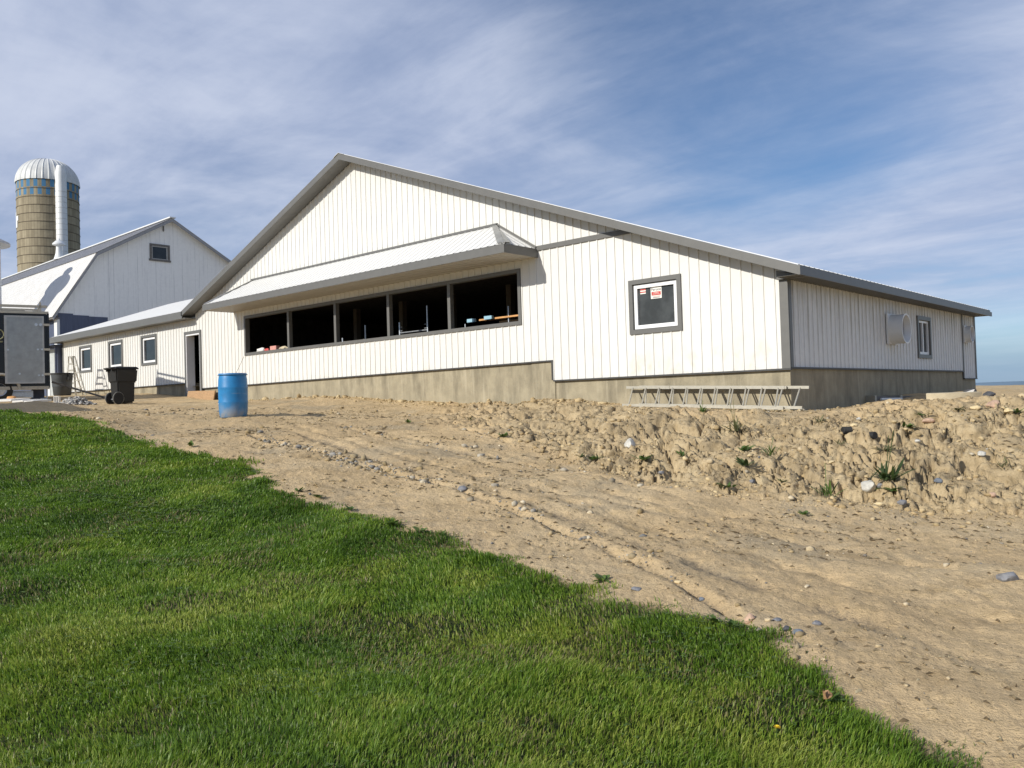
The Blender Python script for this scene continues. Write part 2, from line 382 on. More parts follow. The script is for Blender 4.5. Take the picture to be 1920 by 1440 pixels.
def _poly(pp):
    o = []
    for px,py in pp:
        q = on_ground(px, py, detail=False)[0]; o.append(unplan(q[0], q[1]))
    return o
RUTS = None
RUT_PX = [([(470,818),(600,847),(740,888),(870,921),(970,960),(1110,1012),(1250,1082),(1330,1122),(1430,1175),(1520,1215)], .055, .075),
          ([(640,800),(760,826),(880,848),(1000,872),(1110,893),(1270,930)], .07, .05), ([(860,803),(905,812),(955,826)], .05, .10),
          ([(1000,905),(1240,958),(1500,1010),(1920,1085)], .15, .050), ([(1060,935),(1240,990),(1500,1060),(1900,1165)], .15, .050),
          ([(520,800),(700,858),(900,912),(1100,978),(1300,1050),(1600,1150),(1850,1240)], .10, .050), ([(760,815),(1000,893),(1250,945),(1600,1000)], .12, .035), ([(560,800),(700,840),(900,890)], .10, .05)]
RD = np.array([-9.4, 12.0])/math.hypot(9.4, 12)     # the way the track runs
def ground(a, b, detail=True):
    a = np.asarray(a, float); b = np.asarray(b, float); sh = a.shape; a = a.ravel(); b = b.ravel()
    z = np.zeros(len(a)); ac = np.clip(a,-16,14); bc = np.clip(b, 2.6, 50)
    for i in range(0, len(a), 60000):
        aa = ac[i:i+60000]; bb = bc[i:i+60000]; s = _W[-3] + _W[-2]*aa + _W[-1]*bb
        for k in range(len(_A)):
            r2 = (aa-_A[k,0])**2 + (bb-_A[k,1])**2; s += _W[k]*.5*r2*np.log(np.maximum(r2,1e-12))
        z[i:i+60000] = s
    r = np.hypot(a, b); zf = EYE-.25-.0020*np.maximum(r,0)
    k = sstep(38, 80, r); z = z*(1-k) + zf*k
    # unseen soil pile added left of view to shade the ground, then a low mound
    z = z + 2.3*np.exp(-(((a+12.6)/1.5)**2 + ((b-14.9)/1.6)**2)**1.3) + .22*np.exp(-(((a+10.0)/1.0)**2 + ((b-17.6)/.9)**2))
    base_z = z.copy()
    if detail:
        near = 1-sstep(22, 45, r)
        ls = lawn_sd(a, b); dirt = sstep(.25, -.15, ls)*near
        t = bank_t(a, b); bank = sstep(-.25,.25,t)*(1-sstep(3.2,5.2,t))*sstep(-2.4,-.2,a)*dirt
        bank = bank*np.where(b > 13.4+.0*a, .65, 1)
        # packed track: shallow bumps and ruts along it
        al = a*RD[0]+b*RD[1]; ac2 = a*RD[1]-b*RD[0]
        road = dirt*(1-bank)
        rut = np.zeros(len(a)); rnz = (fbm(a*3,b*3,3,72)-.5)*.35 + (fbm(a*10,b*10,2,73)-.5)*.10; rm = sstep(.36,.60,fbm(a*2.6,b*2.6,3,77))
        for pl, wd, dp in RUTS:
            dd = seg_dist(a, b, pl, False); dd = np.abs(dd + rnz*wd*3)
            rut -= dp*(.30+.70*rm)*np.exp(-(dd/wd)**2) - .12*dp*np.exp(-((dd-wd*2.2)/(wd*1.2))**2)
        z = z + road*(rut*sstep(2,5,b) + (fbm(a*1.1,b*1.1,4,3)-.5)*.12 + (fbm(al*1.6,ac2*4,4,5)-.5)*.012 + (np.abs(2*fbm(a*4.5,b*4.5,4,6)-1)-.3)*.016*sstep(.3,.7,fbm(a*.7,b*.7,3,8))*1.6 + (np.abs(2*fbm(a*8,b*8,4,9,.65)-1)-.3)*.022)
        # raw earth of the bank: lumps, gullies and cracks
        wa = a + (fbm(a*2.1,b*2.1,3,81)-.5)*.7; wb = b + (fbm(a*2.1,b*2.1,3,82)-.5)*.7
        lump = fbm(wa*1.5,wb*1.5,3,11,.5); rid = 1-np.abs(2*fbm(wa*2.6,wb*2.6,5,13,.62)-1)
        crk = np.exp(-((fbm(wa*2.0,wb*1.1,4,14)-.5)/.020)**2) + .7*np.exp(-((fbm(wa*4.5,wb*4.5,3,15)-.5)/.03)**2)
        gul = np.exp(-((fbm(a*1.5+.6*(b-9), b*.30, 4, 17)-.5)/.028)**2)
        rough = .55+.9*fbm(a*.9,b*.9,3,18)
        z = z + bank*rough*((lump-.5)*.42 + (rid-.78)*.17 + (np.abs(2*fbm(wa*9,wb*9,4,19,.6)-1)-.3)*.050 - np.minimum(crk,1)*.20 - gul*.17*sstep(0,.5,t)*(1-sstep(1.6,2.6,t)) + (fbm(a*24,b*24,2,20)-.5)*.035)
        X_, Y_ = plan(a,b); fl = sstep(-1.5,-.9,Y_)*sstep(-4.6,-3.8,X_)*(1-sstep(.7,1.4,X_))
        z = z*(1-fl) + (base_z-.03)*fl + fl*(fbm(a*9,b*9,3,25)-.5)*.03
        z = z + (1-dirt)*near*((fbm(a*1.2,b*1.2,3,23)-.5)*.10)
    return z.reshape(sh)
def gz(x, y, detail=True):
    a, b = unplan(x, y); return float(ground(np.array([a]), np.array([b]), detail)[0])
def on_ground(px, py, guess=12.0, detail=True):
    """the point of the ground seen at that place in the photograph"""
    r = ray(px, py); fw = YAW @ np.array([0,1,0]); r = r/(r@fw)
    ds = np.concatenate([np.arange(2.6, 20, .02), np.arange(20, 60, .1)])
    Pn = CAM[None] + ds[:,None]*r[None]; a, b = unplan(Pn[:,0], Pn[:,1]); g = ground(a, b, detail)
    hit = np.nonzero(Pn[:,2] < g)[0]; i = hit[0] if len(hit) else int(np.argmin(Pn[:,2]-g))
    return np.array([Pn[i,0], Pn[i,1], g[i]]), ds[i]

RUTS = [(_poly(p_), w_, d_) for p_, w_, d_ in RUT_PX]
def m_ground():
    m = bpy.data.materials.new('earth'); m.use_nodes = True; t = NT(m.node_tree); b = t.n['Principled BSDF']
    g = t.new('ShaderNodeNewGeometry').outputs['Position']
    at_l = t.new('ShaderNodeAttribute', attribute_name='lawn').outputs['Fac']
    at_b = t.new('ShaderNodeAttribute', attribute_name='bank').outputs['Fac']
    at_f = t.new('ShaderNodeAttribute', attribute_name='far').outputs['Fac']
    n1 = t.noise(g, .55, 6, .62, .3); n2 = t.noise(g, 4.5, 6, .65); n3 = t.noise(g, 26, 6, .72); n4 = t.noise(g, 90, 3, .6)
    c = t.ramp(n1, [(.28,(.49,.355,.198)),(.5,(.585,.435,.25)),(.75,(.63,.49,.30))])
    c = t.mix(t.range(n2, .45, .74, 0, .5), c, (.40,.295,.155))
    c = t.mix(t.range(n3, .53, .70, 0, .7), c, (.27,.195,.10))
    c = t.mix(t.range(n4, .62, .74, 0, .5), c, (.62,.53,.40))
    n5 = t.noise(g, 48, 3, .6, .8); c = t.mix(t.range(n5, .60, .67, 0, .75), c, (.25,.18,.10))
    # clay: greyer and damper patches
    c = t.mix(t.range(t.noise(t.mapping(g, loc=(4,2,0)), .8, 6, .65), .50, .66, 0, .6), c, (.38,.315,.215))
    c = t.mix(t.range(t.noise(t.mapping(g, loc=(9,5,0)), 1.9, 6, .68), .53, .66, 0, .5), c, (.34,.24,.125))
    cb = t.ramp(n2, [(.3,(.33,.245,.135)),(.5,(.48,.37,.22)),(.72,(.57,.455,.28))])
    cb = t.mix(t.range(n3, .5, .7, 0, .5), cb, (.22,.16,.09))
    cb = t.mix(t.range(t.noise(t.mapping(g, loc=(1,7,3)), 1.1, 5, .62), .52, .68, 0, .55), cb, (.27,.21,.13))
    c = t.mix(at_b, c, cb)
    at_r = t.new('ShaderNodeAttribute', attribute_name='rut').outputs['Fac']
    c = t.mix(t.math('MULTIPLY', at_r, t.range(n3, .35, .62, .25, 1)), c, (.20,.165,.12))
    gr = t.ramp(n2, [(.3,(.020,.032,.010)),(.7,(.045,.055,.020))])
    c = t.mix(at_l, c, gr)
    far = t.ramp(t.noise(g, .03, 4), [(.35,(.075,.10,.05)),(.65,(.14,.15,.075))])
    c = t.mix(at_f, c, far)
    t.set(b, 'Base Color', c); b.inputs['Roughness'].default_value = .95; b.inputs['Specular IOR Level'].default_value = .1
    h = t.math('ADD', t.math('MULTIPLY', n2, .5), t.math('ADD', t.math('MULTIPLY', n3, .35), t.math('MULTIPLY', n4, .15)))
    bn = t.new('ShaderNodeBump'); bn.inputs['Strength'].default_value = .9; bn.inputs['Distance'].default_value = .07
    t.set(bn, 'Height', h); t.set(b, 'Normal', bn.outputs[0])
    return m
def build_ground():
    rs = np.concatenate([np.arange(.4, 2.6, .12), np.arange(2.6, 9, .030), np.arange(9, 15, .034), np.arange(15, 24, .07), np.arange(24, 48, .4)])
    rs = np.concatenate([rs, np.geomspace(48, 2500, 40)])
    th = np.concatenate([np.linspace(-math.pi, -.95, 40)[:-1], np.linspace(-.95, -.60, 110)[:-1], np.linspace(-.60, .62, 760)[:-1], np.linspace(.62, .95, 110)[:-1], np.linspace(.95, math.pi, 40)])
    Rr, T = np.meshgrid(rs, th, indexing='ij'); a = Rr*np.sin(T); b = Rr*np.cos(T)
    z = ground(a, b); x, y = plan(a, b)
    V = np.stack([x,y,z], -1).reshape(-1,3); n, m = a.shape
    i = np.arange(n-1)[:,None]*m; j = np.arange(m-1)[None]
    Fc = np.stack([i+j, i+j+1, i+m+j+1, i+m+j], -1).reshape(-1,4)
    c0 = len(V); o = raw_mesh('ground', V, Fc, m_ground(), True)
    a = a.ravel(); b = b.ravel(); r = Rr.ravel(); near = 1-sstep(26, 60, r)
    ls = lawn_sd(a,b); t = bank_t(a,b)
    vcol(o, 'lawn', sstep(-.05,.12,ls)); vcol(o, 'far', sstep(40,75,r))
    vcol(o, 'bank', sstep(-.3,.3,t)*(1-sstep(3.2,4.6,t))*sstep(-1.5,1,a)*near)
    rr_ = np.zeros(len(a)); wob = (fbm(a*3,b*3,3,72)-.5)*.35 + (fbm(a*10,b*10,2,73)-.5)*.10
    for pl, wd, dp in RUTS[:3]+RUTS[5:6]:
        dd = np.abs(seg_dist(a, b, pl, False) + wob*wd*3); rr_ = np.maximum(rr_, np.exp(-(dd/(wd*.9))**2)*sstep(.36,.60,fbm(a*2.6,b*2.6,3,77)))
    vcol(o, 'rut', rr_*near)
    tag(o, kind='structure'); return o
build_ground()

# far land
def hills():
    V = []; Fc = []; n = 160
    for i in range(n+1):
        th = -1.2 + 2.4*i/n
        for k, (r, hh) in enumerate(((3800,-30),(4600,.6),(5600,1.0),(6600,.5),(7600,-30))):
            h = -30 if hh < 0 else EYE + 4 + hh*(10 + 16*float(fbm(np.array([th*7.0]), np.array([r*.0006]), 4, 41)[0]))
            x, y = plan(r*math.sin(th), r*math.cos(th)); V.append((x,y,h))
    for i in range(n):
        for k in range(4): q = i*5+k; Fc.append((q, q+1, q+6, q+5))
    o = raw_mesh('hills', np.array(V), np.array(Fc), mat('hill_land', (.13,.20,.27), .95, var=.15, scale=.002), True); tag(o, kind='structure')  # bluish base colour stands in for distance haze
hills()
def far_wood():
    rng = np.random.default_rng(5); V = []; Fc = []
    for i in range(1400):
        th = rng.uniform(-.1, 1.1); r = rng.uniform(620, 760); x, y = plan(r*math.sin(th), r*math.cos(th)); z = EYE-.25-.002*r
        s = rng.uniform(1.2, 2.6); h = rng.uniform(.8, 1.9); o = len(V)
        for k in range(6):
            q = k*math.pi/3; V.append((x+s*math.cos(q), y+s*math.sin(q), z+h*rng.uniform(.25,.6)))
        V.append((x,y,z+h)); V.append((x,y,z-.5))
        for k in range(6): Fc += [(o+k,o+(k+1)%6,o+6),(o+(k+1)%6,o+k,o+7)]
    o = raw_mesh('wood_edge', np.array(V), np.array(Fc), mat('far_foliage', (.035,.05,.03), .9, var=.3, scale=.1))
    tag(o, 'dark low line of woodland along the horizon', 'woodland', kind='stuff')
far_wood()

# ------------------------------------------------------------------ ribbed sheet
def ribbed(mb, s0, s1, tb, tt, pos, openings=(), per=.2125, h=.017, breaks=(), phase=0.0, wid=.044, run=.004):
    """a ribbed steel sheet between s0 and s1; tb/tt give lower and upper edge, pos(s,t,h) the point in the place"""
    prof = [(0,0),(run,h),(wid-.012,h),(wid,0)]
    S = {round(s0,4), round(s1,4)}
    k = math.floor((s0-phase)/per)-1
    while phase + k*per < s1:
        for ds,_ in prof:
            q = phase + k*per + ds
            if s0 < q < s1: S.add(round(q,4))
        k += 1
    for q in list(breaks) + [o[0] for o in openings] + [o[1] for o in openings]:
        if s0 < q < s1: S.add(round(q,4))
    S = sorted(S); S2 = [S[0]]
    for q in S[1:]:
        if q - S2[-1] > 1e-3: S2.append(q)
    def hh(s):
        r = (s-phase) % per
        return h*float(np.interp(r, [0,run,wid-.012,wid,per],[0,1,1,0,0]))
    for a, b in zip(S2, S2[1:]):
        mid = (a+b)/2; e = 1e-4
        lo = (tb(a+e), tb(b-e)); hi = (tt(a+e), tt(b-e))
        iv = [(lo, hi)]
        for o in openings:
            if o[0] <= mid <= o[1]:
                nv = []
                for l, u in iv:
                    nv.append((l, (min(u[0],o[2]),)*2 if min(u) > o[2] else u)); nv.append(((max(l[0],o[3]),)*2, u))
                iv = nv
        for l, u in iv:
            if (u[0]+u[1])-(l[0]+l[1]) < 1e-3: continue
            ha, hb = hh(a), hh(b)
            mb.quad(pos(a,l[0],ha), pos(b,l[1],hb), pos(b,max(u[1],l[1]),hb), pos(a,max(u[0],l[0]),ha))
def U(u, v, z): return (-u, v, z+EYE)

# ------------------------------------------------------------------ the new barn
SL = .3725; UP = 12.283; ZP = 6.87; OV = .40
def zroof(u): return ZP - SL*abs(u-UP)
barn = thing('barn', 'long new white ribbed steel barn with grey trim and wide awning over an open front', 'barn', (-14, 6, EYE+.3))
BIG = (6.29, 18.00, 1.795, 2.895)           # the long opening
DOOR = (21.03, 22.03, .62, 2.68)
WR = (2.19, 3.21, 1.345, 2.255)           # window right of the awning
WW = [(30.41, 31.53, 1.855, 2.815), (27.37, 28.50, 1.855, 2.815), (24.40, 25.51, 1.855, 2.815)]
def zb_front(u):
    if u < 5.335: return .425
    if u < 21.6: return float(np.interp(u, [5.335, 20.9, 21.6], [.864, .765, .765]))
    return .985
def zt_front(u): return min(zroof(u)-.16, 9) if u < 21.35 else 3.26
tw = .09
def grown(o, g): return (o[0]-g, o[1]+g, o[2]-g, o[3]+g)
mb = MB()
ribbed(mb, .02, 33.5, zb_front, zt_front, lambda s,t,h: U(s, -h, t), openings=[BIG, DOOR, WR]+WW, breaks=(5.335, UP, 21.35, 21.6, 20.9))
front = mb.build('front_wall', M['siding'], barn)
mb = MB()
ribbed(mb, .02, 11.13, lambda s: .445, lambda s: 1.99, lambda s,t,h: U(-h, s, t), openings=[(7.29, 8.17, .81, 1.65)])
ribbed(mb, 11.17, 12.46, lambda s: .24, lambda s: 1.99, lambda s,t,h: U(-h, s, t))
mb.build('side_wall', M['siding_side'], barn)
def rear_at(px, py):
    r = ray(px, py); t_ = (12.46-CAM[1])/r[1]; p_ = CAM + r*t_; return -p_[0], p_[2]-EYE
SLITS = []
for px0, px1, py in ((486,497,644),(595,618,628),(553,562,636)):
    (ua, za), (ub, zb_) = rear_at(px0, py), rear_at(px1, py); SLITS.append((min(ua,ub), max(ua,ub), min(za,zb_)-.03, min(za,zb_)+.05))
mb = MB()                                  # rear and far end, seen only from elsewhere
ribbed(mb, .02, 21.4, lambda s: .24, lambda s: zroof(s)-.16, lambda s,t,h: U(s, 12.46+h, t), breaks=(UP,), openings=SLITS)
ribbed(mb, 0, 7.0, lambda s: .98, lambda s: 3.2, lambda s,t,h: U(33.5+h, s, t))
ribbed(mb, 21.4, 33.5, lambda s: .98, lambda s: 3.2, lambda s,t,h: U(s, 7.0+h, t))
ribbed(mb, 7.0, 12.46, lambda s: .24, lambda s: 3.2, lambda s,t,h: U(21.4+h, s, t))
mb.build('rear_wall', M['siding'], barn)
# foundation
mb = MB()
mb.box(U(5.30, .035, -1.2), U(0.012, 12.44, .425)); mb.box(U(20.84, .030, -1.2), U(5.30, 12.43, .86))
mb.box(U(33.48, .035, -.6), U(22.2, 6.98, .99)); mb.box(U(22.2, .030, -1.2), U(20.84, .32, .60)); mb.box(U(22.2, .32, -1.2), U(20.84, 6.97, .55))
mb.build('foundation', M['concrete'], barn)
mb = MB()                                  # pilaster patch and pour joints
mb.box(U(5.98, .012, -.8), U(5.32, .030, .845))
mb.build('pilaster', M['concrete'], barn)
# dark flashing along the foot of the siding
mb = MB()
mb.box(U(5.33, -.035, .392), U(-.03, .03, .424)); mb.box(U(5.375, -.034, .424), U(5.335, .03, .86))
mb.hexa([U(20.86,-.035,.735),U(5.335,-.035,.832),U(5.335,.03,.832),U(20.86,.03,.735),U(20.86,-.035,.766),U(5.335,-.035,.863),U(5.335,.03,.863),U(20.86,.03,.766)])
mb.box(U(33.5, -.035, .955), U(22.2, .03, .984)); mb.box(U(.03, .0, .412), U(-.035, 11.15, .444)); mb.box(U(.03, 11.15, .21), U(-.035, 12.49, .239))
mb.build('base_flashing', M['trim_dk'], barn)
# corner trims and the horizontal band
mb = MB(); mb.box(U(.13, -.030, .425), U(-.026, .0, 2.0)); mb.box(U(-.0005, -.0005, .445), U(-.030, .11, 1.985)); mb.build('corner_trim', M['trim'], barn)
mb = MB(); mb.box(U(0, 11.10, .24), U(-.030, 11.17, 1.985)); mb.build('corner_trim', M['trim'], barn)
mb = MB(); mb.box(U(0, 12.40, .24), U(-.030, 12.49, 1.985)); mb.box(U(.1, 12.46, .241), U(-.029, 12.492, 1.984)); mb.build('corner_trim', M['trim'], barn)
mb = MB(); mb.box(U(33.53, -.03, .985), U(33.40, 0, 3.2)); mb.build('corner_trim', M['trim'], barn)
mb = MB(); mb.prism([U(5.72,-.032,3.30),U(5.72,-.032,3.405),U(3.44,-.032,3.405),U(3.16,-.032,3.30)], (0,.032,0)); mb.build('band_trim', M['trim'], barn)

# roofs
mb = MB(); Yf, Yb = -OV-.03, 12.50; cs = math.sqrt(1+SL*SL)
UE = -.40; UL = 21.55
ribbed(mb, Yf, Yb, lambda s: 0, lambda s: (UP-UE)*cs, lambda s,t,h: U(UE+t/cs-h*SL/cs, s, zroof(UE)+SL*t/cs+h/cs), h=.010, wid=.07)
ribbed(mb, Yf, Yb, lambda s: 0, lambda s: (UL-UP)*cs, lambda s,t,h: U(UP+t/cs+h*SL/cs, s, ZP-SL*t/cs+h/cs), h=.010, wid=.07)
mb.build('roof', M['roof'], barn)
mb = MB()                                  # ridge cap
for sg in (1,-1):
    mb.hexa([U(UP,Yf-.02,ZP+.003),U(UP,Yb,ZP+.003),U(UP+sg*.22,Yb,ZP+.003-SL*.22),U(UP+sg*.22,Yf-.02,ZP+.003-SL*.22),
             U(UP,Yf-.02,ZP+.010),U(UP,Yb,ZP+.010),U(UP+sg*.22,Yb,ZP+.010-SL*.22),U(UP+sg*.22,Yf-.02,ZP+.010-SL*.22)])
mb.build('ridge_cap', M['roof'], barn)
FH = .168
def raking(mb, u0, u1, y0, y1, top, bot):
    z0, z1 = zroof(u0), zroof(u1)
    mb.hexa([U(u0,y0,z0-bot),U(u1,y0,z1-bot),U(u1,y1,z1-bot),U(u0,y1,z0-bot),U(u0,y0,z0-top),U(u1,y0,z1-top),U(u1,y1,z1-top),U(u0,y1,z0-top)])
mb = MB(); raking(mb, UE, UP, -OV-.025, -OV, .004, FH); mb.build('rake_fascia', M['trim'], barn)
mb = MB(); raking(mb, UP, 21.52, -OV-.025, -OV, .004, FH); mb.build('rake_fascia', M['trim'], barn)
mb = MB(); raking(mb, UE+.03, UP, -OV, -.02, FH-.03, FH-.006); raking(mb, UP, 21.50, -OV, -.02, FH-.03, FH-.006); mb.build('rake_soffit', M['trim'], barn)
mb = MB(); zE = zroof(UE)
mb.box(U(UE, -OV-.025, zE-FH), U(UE-.03, 12.47, zE-.006))
mb.box(U(UE+.0, 12.47, zE-FH), U(UE-.03, 12.66, zE-.05))
mb.build('eave_fascia', M['trim'], barn)
mb = MB(); ribbed(mb, -OV, 12.46, lambda s: 0, lambda s: -UE-.0, lambda s,t,h: U(UE+t, s, zE-FH+.012-h*.6), per=.1, wid=.05, h=.012); mb.build('eave_soffit', M['trim'], barn)
mb = MB(); mb.prism([U(UE+.01,-.10,zE-FH+.002),U(.14,-.10,zE-FH+.002),U(.14,-.10,zroof(.14)-FH-.034)], (0,.065,0)); mb.build('eave_return', M['trim'], barn)
# wing roof: low hipped roof behind the left part of the front
ZW = 3.44; VR = 3.3; ZR = ZW + SL*(VR+OV); UWL = 33.9
mb = MB()
def wtop(s): return cs*min(VR+OV, UWL-s, 99) if s > 17.7 else 0
def wbot(s): return 0 if s > 21.47 else cs*max(0, (zroof(s)-ZW)/SL)
ribbed(mb, 17.75, UWL, wbot, wtop, lambda s,t,h: U(s, -OV+t/cs-h*SL/cs, ZW+SL*t/cs+h/cs), breaks=(21.47, UWL-VR-OV), h=.0015, wid=.05, run=.012)
ribbed(mb, -OV, 2*VR+OV, lambda s: 0, lambda s: cs*min(s+OV, 2*VR+OV-s), lambda s,t,h: U(UWL-t/cs, s, ZW+SL*t/cs+h), breaks=(VR,), h=.0015, wid=.05, run=.012)
ribbed(mb, 17.75, UWL, lambda s: 0, lambda s: cs*min(VR+OV, UWL-s), lambda s,t,h: U(s, 2*VR+OV-t/cs, ZW+SL*t/cs+h/cs), breaks=(UWL-VR-OV,), h=.0015, wid=.05, run=.012)
mb.build('wing_roof', M['roof'], barn)
mb = MB(); mb.box(U(UWL+.02, -OV-.025, 3.185), U(21.46, -OV, 3.435)); mb.box(U(UWL+.02, -OV, 3.185), U(UWL-.01, 7.0, 3.435)); mb.build('wing_fascia', M['trim'], barn)
mb = MB(); mb.box(U(UWL-.01, -OV, 3.19), U(21.3, -.02, 3.21)); mb.build('wing_soffit', M['trim'], barn)

# awning
AV = -1.076; AZT = 3.345; AZB = 3.150; AR, AL = 5.70, 18.70; TR, TL = 6.87, 17.52; TZ = 4.06; VH = -.02
mb = MB(); asl = (TZ-AZT)/(-AV+VH); ac = math.sqrt(1+asl*asl); full = (-AV+VH)*ac
ribbed(mb, AR, AL, lambda s: 0, lambda s: full*min(1, (s-AR)/(TR-AR), (AL-s)/(AL-TL)), lambda s,t,h: U(s, AV+t/ac-h*asl/ac, AZT+asl*t/ac+h/ac), breaks=(TR,TL), h=.012, wid=.05, run=.008)
for (ua, ub) in ((AR, TR), (AL, TL)):
    k = ub-ua; hs = (TZ-AZT)/abs(k); hc = math.sqrt(1+hs*hs)
    ribbed(mb, AV, VH, lambda s: 0, lambda s: hc*abs(k)*(s-AV)/(VH-AV), lambda s,t,h: U(ua+math.copysign(t/hc,k), s, AZT+hs*t/hc+h), h=.012, wid=.05, run=.008)
mb.build('awning_roof', M['roof'], barn)
mb = MB()
mb.box(U(AL+.015, AV-.022, AZB), U(AR-.015, AV, AZT-.012))
mb.build('awning_fascia', M['trim'], barn)
mb = MB(); mb.box(U(AR, AV, AZB), U(AR-.022, 0, AZT-.012)); mb.build('awning_fascia', M['trim'], barn)
mb = MB(); mb.box(U(AL+.022, AV, AZB), U(AL, 0, AZT-.012)); mb.build('awning_fascia', M['trim'], barn)
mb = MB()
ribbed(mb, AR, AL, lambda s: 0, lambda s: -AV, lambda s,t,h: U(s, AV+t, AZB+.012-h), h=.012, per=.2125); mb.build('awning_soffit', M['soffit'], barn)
mb = MB()                                  # flashings: against the wall and over the hips
mb.bar(U(TL+.03,-.04,TZ+.02), U(TR-.03,-.04,TZ+.02), .04, .055); mb.bar(U(TL,-.04,TZ+.02), U(AL,-.04,AZT+.03), .04, .05); mb.bar(U(TR,-.04,TZ+.02), U(AR,-.04,AZT+.03), .04, .05)
mb.build('awning_flashing', M['trim'], barn)
for uc, ut, sg in ((AR, TR, 1), (AL, TL, -1)):
    mb = MB()
    a0 = Vector(U(uc, AV, AZT+.028)); a1 = Vector(U(ut, VH-.01, TZ+.028)); e = .135
    mb.add([a0, a1, a1+Vector((-sg*e*1.2,0,-.0)), a0+Vector((-sg*e*1.5,0,0))], [(0,1,2,3)])
    mb.add([a0, a1, a1+Vector((0,0,-.03)), a0+Vector((0,e*1.6,.02))], [(0,1,2,3)])
    mb.build('hip_flashing', M['trim_lt'] if 'trim_lt' in M else mat('hip_metal', (.33,.33,.32), .35, metal=.4, var=.12, scale=4), barn)

# the long opening: trim round it, posts between the bays
def trim_frame(mb, o, w_, y0, y1):
    a,b,c,d = o
    mb.box(U(b+w_, y0, d), U(a-w_, y1, d+w_)); mb.box(U(b+w_, y0, c-w_), U(a-w_, y1, c)); mb.box(U(b+w_, y0, c), U(b, y1, d)); mb.box(U(a, y0, c), U(a-w_, y1, d))
tr = MB(); trim_frame(tr, BIG, .085, -.035, .12); opening = tr.build('front_opening', M['trim'], barn)
for um in (15.58, 13.22, 10.88, 8.56):
    mb = MB(); mb.box(U(um+.05, -.02, BIG[2]), U(um-.05, .10, BIG[3])); mb.build('mullion', M['trim'], opening)
mb = MB(); mb.box(U(BIG[1], .12, BIG[2]-.04), U(BIG[0], .34, BIG[2]-.005)); mb.build('sill', M['trim'], opening)

def window(o, yaxis=True, film=False, sash=.075, depth=.055, slider=False, lab=None):
    """grey trim > white sash, pane"""
    mb = MB(); trim_frame(mb, o, tw, -.035, depth+.05); wdw = mb.build('window', M['trim'], barn)
    a,b,c,d = o; g = .012
    a,b,c,d = a+g,b-g,c+g,d-g
    mb = MB()
    mb.box(U(b,depth-.045,d-sash), U(a,depth+.05,d)); mb.box(U(b,depth-.045,c), U(a,depth+.05,c+sash)); mb.box(U(b,depth-.045,c+sash), U(b-sash,depth+.05,d-sash)); mb.box(U(a+sash,depth-.045,c+sash), U(a,depth+.05,d-sash))
    if slider: mb.box(U((a+b)/2+.03, depth-.02, c+sash), U((a+b)/2-.03, depth+.02, d-sash))
    mb.build('sash', M['vinyl'], wdw)
    mb = MB(); mb.box(U(b-sash, depth, c+sash), U(a+sash, depth+.02, d-sash)); mb.build('pane', M['glass_film' if film else 'glass'], wdw)
    if lab: wdw['label'] = lab
    return wdw
wr = window(WR, film=True, lab='square white framed window with two stickers on its dark glass')
for o in WW: window(o)
# stickers on that window
def sticker(name, u0, u1, z0, z1, mt, y, par): 
    m_ = MB(); m_.box(U(u1, y, z0), U(u0, y+.004, z1)); return m_.build(name, M[mt], par)
big_st = sticker('sticker', 2.575, 2.825, 1.935, 2.165, 'paper', .048, wr); big_st['label'] = 'white and red maker sticker on the window glass'
sticker('red_block', 2.595, 2.805, 2.000, 2.070, 'red', .045, big_st)
sticker('small_print', 2.62, 2.78, 1.951, 1.960, 'ink', .045, big_st); sticker('small_print', 2.61, 2.77, 1.973, 1.982, 'pink', .045, big_st)
sticker('small_print', 2.64, 2.76, 2.046, 2.053, 'paper', .042, big_st); sticker('small_print', 2.62, 2.78, 2.022, 2.027, 'paper', .042, big_st)
sm = sticker('sticker', 2.94, 3.07, 2.055, 2.165, 'paper', .048, wr); sm['label'] = 'small red and white striped sticker'
sticker('red_block', 2.94, 3.07, 2.128, 2.153, 'red', .045, sm); sticker('red_block', 2.94, 3.07, 2.080, 2.102, 'red', .045, sm)
def text_mesh(name, txt, size, loc, mt, parent, rotz=0, ext=.001, bold=0):
    cu = bpy.data.curves.new(name, 'FONT'); cu.body = txt; cu.size = size; cu.extrude = ext; cu.align_x = 'CENTER'; cu.offset = bold
    to = bpy.data.objects.new(name, cu); COL.objects.link(to); bpy.context.view_layer.update()
    me = bpy.data.meshes.new_from_object(to.evaluated_get(bpy.context.evaluated_depsgraph_get())); bpy.data.objects.remove(to)
    me.transform(Matrix.Translation(loc) @ Matrix.Rotation(rotz, 4, 'Z') @ Matrix.Rotation(R(90), 4, 'X'))
    root = parent
    while root.parent is not None: root = root.parent
    me.transform((Matrix.Translation(root.location) @ root.rotation_euler.to_matrix().to_4x4()).inverted())
    o = bpy.data.objects.new(name, me); COL.objects.link(o); me.materials.clear(); me.materials.append(mt); o.parent = parent; return o
text_mesh('lettering', 'Perusse', .072, Vector(U(2.70, .046, 2.092)), M['ink'], big_st)
